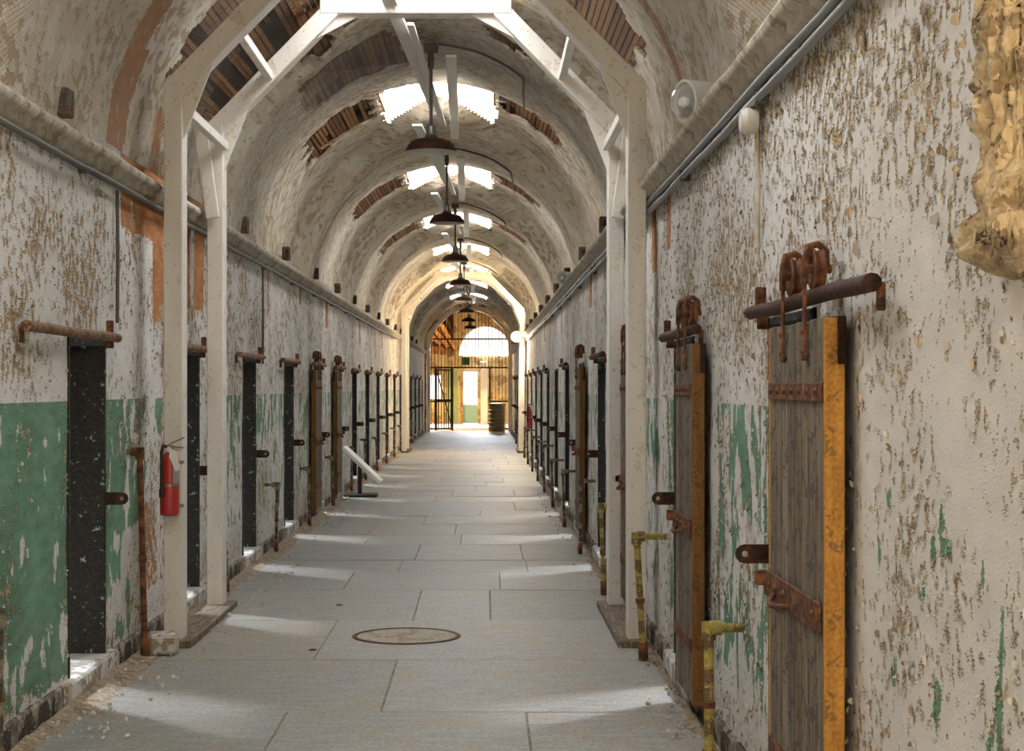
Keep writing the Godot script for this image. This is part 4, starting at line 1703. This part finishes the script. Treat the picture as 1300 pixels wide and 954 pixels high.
func build_extinguishers() -> void:
	extinguisher("red fire extinguisher with white tag hung on the left timber post", P(-1.79, 0.765, 9.455), true)
	extinguisher("small red fire extinguisher far down the right wall", P(0.80, 0.80, 28.3), true)


# ---------------------------------------------------------------- things on the floor
func build_floor_things() -> void:
	var t := thing("manhole_cover", "round tan access cover with dark metal rim in the floor", "manhole cover", P(-0.458, 0.0, 9.93))
	var r := MB.new()
	r.lathe(PackedVector2Array([Vector2(0.325, -0.01), Vector2(0.325, 0.004), Vector2(0.318, 0.007), Vector2(0.300, 0.007), Vector2(0.297, 0.0)]), Transform3D.IDENTITY, 64)
	obj("rim", r, M.cover_rim, t)
	var c := MB.new()
	c.lathe(PackedVector2Array([Vector2(0.297, -0.004), Vector2(0.296, 0.003), Vector2(0.0, 0.0035)]), Transform3D.IDENTITY, 64)
	obj("cover_plate", c, M.cover, t)
	# two small plugged holes in the slabs
	for q in [[P(-0.97, 0.0, 9.42), "small round brass plug in the floor slab left of the cover"], [P(-0.985, 0.0, 11.35), "small round plug in the floor slab beyond the cover"]]:
		var h := MB.new()
		h.lathe(PackedVector2Array([Vector2(0.022, -0.004), Vector2(0.022, 0.003), Vector2(0.018, 0.004), Vector2(0.0, 0.002)]), Transform3D.IDENTITY, 18)
		var o := obj("floor_plug", h, M.cover_rim)
		o.position = q[0]
		tag(o, q[1], "floor plug", "plugs in the floor")
	# reading stand: a pale panel tilted on a black post
	var s := thing("reading_stand", "black metal stand with a tilted white reading panel by the left wall", "sign", P(-1.66, 0.0, 22.6))
	var b := MB.new()
	b.box(Vector3(0.0, 0.018, 0), Vector3(0.44, 0.035, 0.5), 0.006)
	obj("base", b, M.black, s)
	var p := MB.new()
	p.box(Vector3(-0.02, 0.24, 0), Vector3(0.055, 0.42, 0.08), 0.006)
	obj("post", p, M.black, s)
	var bd := MB.new()
	bd.bar(Vector3(-0.24, 0.67, 0), Vector3(0.27, 0.19, 0), 0.055, 0.55, Vector3(0, 0, 1), 0.006)
	obj("panel", bd, M.white, s)
	# the broken plaster pier at the right edge of the view
	var w: Node3D = get_node("wall_right")
	var pl := MB.new()
	var nz := FastNoiseLite.new()
	nz.seed = 77
	nz.frequency = 5.5
	nz.fractal_octaves = 4
	var ny := 72
	var na := 26
	var first := 0
	for j in ny + 1:
		var y := 1.70 + 0.74 * j / ny
		var blob := 1.0 + 0.55 * exp(-pow((y - 1.76) / 0.055, 2.0)) + 0.15 * exp(-pow((y - 1.90) / 0.03, 2.0))
		if j < 5:
			blob *= sqrt(j / 5.0 + 0.02)
		for i in na + 1:
			var a := PI * i / na
			var nn := nz.get_noise_3d(cos(a) * 0.7, y * 1.4, sin(a) * 0.7)
			var rr := 0.062 * blob * (1.0 + 0.75 * nn)
			pl.vert(P(XR + 0.01 - rr * sin(a) * 1.05, y, 3.10 - rr * 1.6 * cos(a)), Vector3(-sin(a), 0, cos(a)), Vector2(i, j))
	for j in ny:
		for i in na:
			var q0 := first + j * (na + 1) + i
			var q1 := q0 + na + 1
			pl.face(q0, q1, q0 + 1)
			pl.face(q0 + 1, q1, q1 + 1)
	# normals from the faces
	var nrm := PackedVector3Array()
	nrm.resize(pl.v.size())
	for k in range(0, pl.ix.size(), 3):
		var cn := (pl.v[pl.ix[k + 2]] - pl.v[pl.ix[k]]).cross(pl.v[pl.ix[k + 1]] - pl.v[pl.ix[k]])
		for z in 3:
			nrm[pl.ix[k + z]] += cn
	for k in nrm.size():
		pl.n[k] = nrm[k].normalized()
	var po := obj("broken_plaster", pl, M.plaster_gold, w)
	po.set_meta("label", "lumpy broken edge of thick plaster")


# ---------------------------------------------------------------- the gate
func build_gate() -> void:
	var d := DEND - 0.3
	var t := thing("iron_gate", "tall iron bar gate filling the arch at the far end", "gate", P(0, 0, d))
	var x0 := XL + 0.12
	var x1 := XR - 0.12
	var n := 24
	for k in n + 1:
		var x := lerpf(x0, x1, float(k) / n)
		var top := 2.72 + sqrt(maxf(0.0, 1.36 * 1.36 - pow(x + 0.49, 2.0)))
		var low := 2.14
		# the doorway between the leaves stays open
		if x < -1.02 or x > 0.22:
			low = 0.05
		var m := MB.new()
		m.tube(PackedVector3Array([Vector3(x, low, 0), Vector3(x, top, 0)]), 0.011, 6)
		obj("bar", m, M.rust_dark, t)
	for r in [[x0, x1, 2.14], [x0, x1, 3.1], [x0, -1.02, 0.08], [0.22, x1, 0.08], [x0, -1.02, 1.0], [0.22, x1, 1.0]]:
		var m := MB.new()
		m.box(Vector3((r[0] + r[1]) / 2, r[2], 0), Vector3(r[1] - r[0], 0.05, 0.03), 0.004)
		obj("rail", m, M.rust_dark, t)
	for x in [-1.02, 0.24]:
		var m := MB.new()
		m.box(Vector3(x, 1.09, 0), Vector3(0.06, 2.16, 0.06), 0.006)
		obj("gate_post", m, M.rust, t)
	# the open leaf, turned towards the camera
	var g := thing("gate_leaf", "open iron gate leaf with diagonal brace at the far end", "gate", P(-1.05, 0, d - 0.12))
	g.rotation.y = 1.05
	for k in 7:
		var m := MB.new()
		m.tube(PackedVector3Array([Vector3(-0.03 - k * 0.16, 0.1, 0), Vector3(-0.03 - k * 0.16, 2.05, 0)]), 0.012, 6)
		obj("bar", m, M.rust_dark, g)
	for y in [0.1, 1.05, 2.05]:
		var m := MB.new()
		m.box(Vector3(-0.5, y, 0), Vector3(1.02, 0.05, 0.03), 0.004)
		obj("rail", m, M.rust_dark, g)
	var dg := MB.new()
	dg.bar(Vector3(-0.02, 0.15, 0.02), Vector3(-0.98, 2.0, 0.02), 0.05, 0.02, Vector3(0, 0, 1), 0.003)
	obj("brace", dg, M.rust_dark, g)
	for x in [0.0, -1.0]:
		var m := MB.new()
		m.box(Vector3(x, 1.07, 0), Vector3(0.06, 2.05, 0.05), 0.005)
		obj("stile", m, M.rust_dark, g)
	# barrel
	var b := thing("barrel", "olive ribbed metal barrel standing at the right of the gate", "barrel", P(0.46, 0.0, d - 0.75))
	var pr := PackedVector2Array([Vector2(0, 0.0), Vector2(0.27, 0.0), Vector2(0.28, 0.02)])
	for k in 6:
		pr.append(Vector2(0.27, 0.04 + k * 0.14))
		pr.append(Vector2(0.27, 0.13 + k * 0.14))
		pr.append(Vector2(0.285, 0.155 + k * 0.14))
	pr.append(Vector2(0.28, 0.9))
	pr.append(Vector2(0.0, 0.91))
	var bm := MB.new()
	bm.lathe(pr, Transform3D.IDENTITY, 28)
	obj("drum", bm, M.barrel, b)
	var bl := MB.new()
	bl.lathe(PackedVector2Array([Vector2(0.0, 0.90), Vector2(0.295, 0.90), Vector2(0.30, 0.93), Vector2(0.28, 0.945), Vector2(0, 0.95)]), Transform3D.IDENTITY, 28)
	obj("lid", bl, M.steel, b)
	# exit sign hung behind the bars
	var ex := thing("exit_sign", "small green hanging sign above the far doorway", "sign", P(-0.58, 2.24, d + 0.9))
	var sb := MB.new()
	sb.box(Vector3(0, 0.13, 0), Vector3(0.26, 0.27, 0.04), 0.008)
	obj("board", sb, M.green_sign, ex)
	var hw := MB.new()
	hw.tube(PackedVector3Array([Vector3(-0.09, 0.26, 0), Vector3(-0.09, 1.5, 0)]), 0.006, 6)
	obj("hanger_rod", hw, M.conduit_dark, ex)
	var hw2 := MB.new()
	hw2.tube(PackedVector3Array([Vector3(0.09, 0.26, 0), Vector3(0.09, 1.5, 0)]), 0.006, 6)
	obj("hanger_rod", hw2, M.conduit_dark, ex)


# ---------------------------------------------------------------- the hall beyond
func build_rotunda() -> void:
	var fl := MB.new()
	fl.box(P(-0.5, -0.08, 68.0), Vector3(12.0, 0.14, 23.0))
	tag(obj("floor_hall", fl, M.stone2), "stone floor of the hall beyond the gate", "floor", "", "structure")
	# side walls and a dark timber ceiling; its unseen boards keep the sky out
	var m := MB.new()
	m.box(P(-5.2, 3.0, 61.5), Vector3(0.3, 6.4, 10.4))
	m.box(P(4.2, 3.0, 61.5), Vector3(0.3, 6.4, 10.4))
	tag(obj("wall_hall", m, M.yellow_wall), "yellow-tan side walls of the hall beyond the gate", "wall", "", "structure")
	var ce := thing("ceiling_hall", "dark brown timber ceiling of the hall beyond the gate", "ceiling", Vector3.ZERO, "", "structure")
	for k in 10:
		var b := MB.new()
		b.box(P(-4.62 + k * 1.03, 4.55, 61.5), Vector3(1.03, 0.10, 10.4), 0.004)
		obj("board", b, M.sheathing, ce)
	for k in 4:
		var b := MB.new()
		b.bar(P(-3.6 + k * 0.55, 4.5, 60.0 + k * 0.3), P(-1.9 + k * 0.3, 3.2 - k * 0.1, 61.5), 0.16, 0.2, Vector3(0, 0, 1), 0.01)
		obj("rafter", b, M.lath1, ce)
	for k in 6:
		var b := MB.new()
		b.box(P(-2.62 + k * 0.28, 3.72 - k * 0.02, 62.0), Vector3(0.26, 1.75 + k * 0.04, 0.05), 0.006)
		obj("board", b, M.sheathing, ce)
	# back wall with an arched opening on to a bright wing
	var poly := PackedVector2Array([Vector2(-5.4, 0.0), Vector2(-2.30, 0.0), Vector2(-2.30, 1.0), Vector2(-2.95, 1.0), Vector2(-2.95, 1.95), Vector2(-1.65, 1.95), Vector2(-1.65, 1.0), Vector2(-2.29, 1.0), Vector2(-2.29, 0.0), Vector2(-0.78, 0.0), Vector2(-0.78, 2.1), Vector2(-0.22, 2.1), Vector2(-0.22, 0.0), Vector2(4.4, 0.0), Vector2(4.4, 6.0), Vector2(-5.4, 6.0)])
	var w := MB.new()
	w.prism(poly, 0.3, Transform3D(Basis.IDENTITY, P(0, 0, 66.4)))
	tag(obj("wall_hall_back", w, M.yellow_wall), "yellow-tan back wall of the hall with a bright doorway", "wall", "", "structure")
	# green and cream boarding left of the doorway
	var gb := thing("trim_3", "green and cream vertical boarding beside the far doorway", "boarding", P(-1.5, 0, 66.15), "", "structure")
	for k in 5:
		var b := MB.new()
		b.box(Vector3(k * 0.14, 1.1, 0), Vector3(0.13, 2.2, 0.03), 0.004)
		obj("board", b, M.green_board if k % 2 else M.yellow_wall, gb)
	var colm := MB.new()
	colm.box(P(0.05, 1.25, 66.1), Vector3(0.28, 2.5, 0.12), 0.01)
	tag(obj("door_frame", colm, M.white), "white door post beside the far doorway", "door post", "", "structure")
	# arched white lunette over the doorway
	var lp := PackedVector2Array()
	for a in 17:
		var t := PI * a / 16
		lp.append(Vector2(0.10 + 1.05 * cos(t), 2.75 + 1.15 * sin(t)))
	var lm := MB.new()
	lm.prism(lp, 0.05, Transform3D(Basis.IDENTITY, P(0, 0, 66.2)))
	tag(obj("window_1", lm, M.glow_sky), "bright arched window above the far doorway", "window", "", "structure")
	var bw := MB.new()
	bw.box(P(-2.3, 1.47, 66.5), Vector3(1.4, 1.0, 0.04))
	tag(obj("window_2", bw, M.glow_sky), "bright square window left of the far doorway", "window", "", "structure")
	var dw := MB.new()
	dw.box(P(-0.5, 1.45, 66.5), Vector3(0.6, 1.35, 0.04))
	tag(obj("window_3", dw, M.glow_sky), "bright glazed panel of the far doorway", "window", "", "structure")
	var dl := MB.new()
	dl.box(P(-0.5, 0.40, 66.45), Vector3(0.58, 0.75, 0.05), 0.01)
	tag(obj("door_panel", dl, M.teal), "pale teal lower door panel at the far end", "door", "", "structure")
	# daylight of those windows, and an unseen warm lamp placed to light the hall
	var ho: Node3D = get_node("window_1")
	area_light("window_light", ho, P(0.1, 3.2, 66.1), Vector3(0, -0.3, 1), Vector2(1.8, 0.9), 15.0, Color(0.95, 0.97, 1.0))
	var h2: Node3D = get_node("window_2")
	area_light("window_light", h2, P(-2.3, 1.47, 66.2), Vector3(0, 0, 1), Vector2(1.2, 0.9), 6.0, Color(0.95, 0.97, 1.0))
	var cl := MB.new()
	cl.lathe(PackedVector2Array([Vector2(0, -0.08), Vector2(0.06, -0.05), Vector2(0.085, 0.0), Vector2(0.06, 0.06), Vector2(0.03, 0.1), Vector2(0, 0.1)]), Transform3D.IDENTITY, 18)
	var lt := obj("unseen_hall_lamp", cl, M.glow_warm)
	lt.position = P(-3.2, 3.9, 58.5)
	tag(lt, "unseen warm bulb that lights the hall", "lamp")
	omni("lamp_light", lt, Vector3.ZERO, 12.0, Color(1.0, 0.84, 0.58), 0.06)


# ---------------------------------------------------------------- netting
func build_netting() -> void:
	var m := MB.new()
	var a0 := 6.0
	var a1 := 14.6
	var pitch := 0.030
	var arc := PI * RV
	var nd := int((a1 - a0) / pitch)
	var nq := int(arc / pitch)
	for dirn in [-1, 1]:
		for k in range(-nq, nd):
			# a wire that climbs one pitch for each pitch of depth
			var prev := Vector3.INF
			var pn := Vector3.ZERO
			for q in range(0, nq + 1, 2):
				var d := a0 + (k + q) * pitch
				var phi := -90.0 + 180.0 * q / nq
				if dirn < 0:
					phi = -phi
				if d < a0 or d > a1:
					prev = Vector3.INF
					continue
				var sag := 0.025 + 0.02 * (1.0 + sin(d * 2.1 + phi * 0.11))
				var p := vp(phi, d, vault_r(phi, d) - sag)
				if prev != Vector3.INF:
					var dv := (p - prev).normalized()
					var rd := Vector3(XC, YS, p.z) - p
					var sd := dv.cross(rd).normalized() * 0.0014
					m.quad(prev - sd, prev + sd, p + sd, p - sd)
				prev = p
	var o := obj("wire_netting", m, M.wire, get_node("ceiling"))
	o.set_meta("label", "fine wire netting stretched under the nearest part of the vault")
	o.set_meta("kind", "stuff")
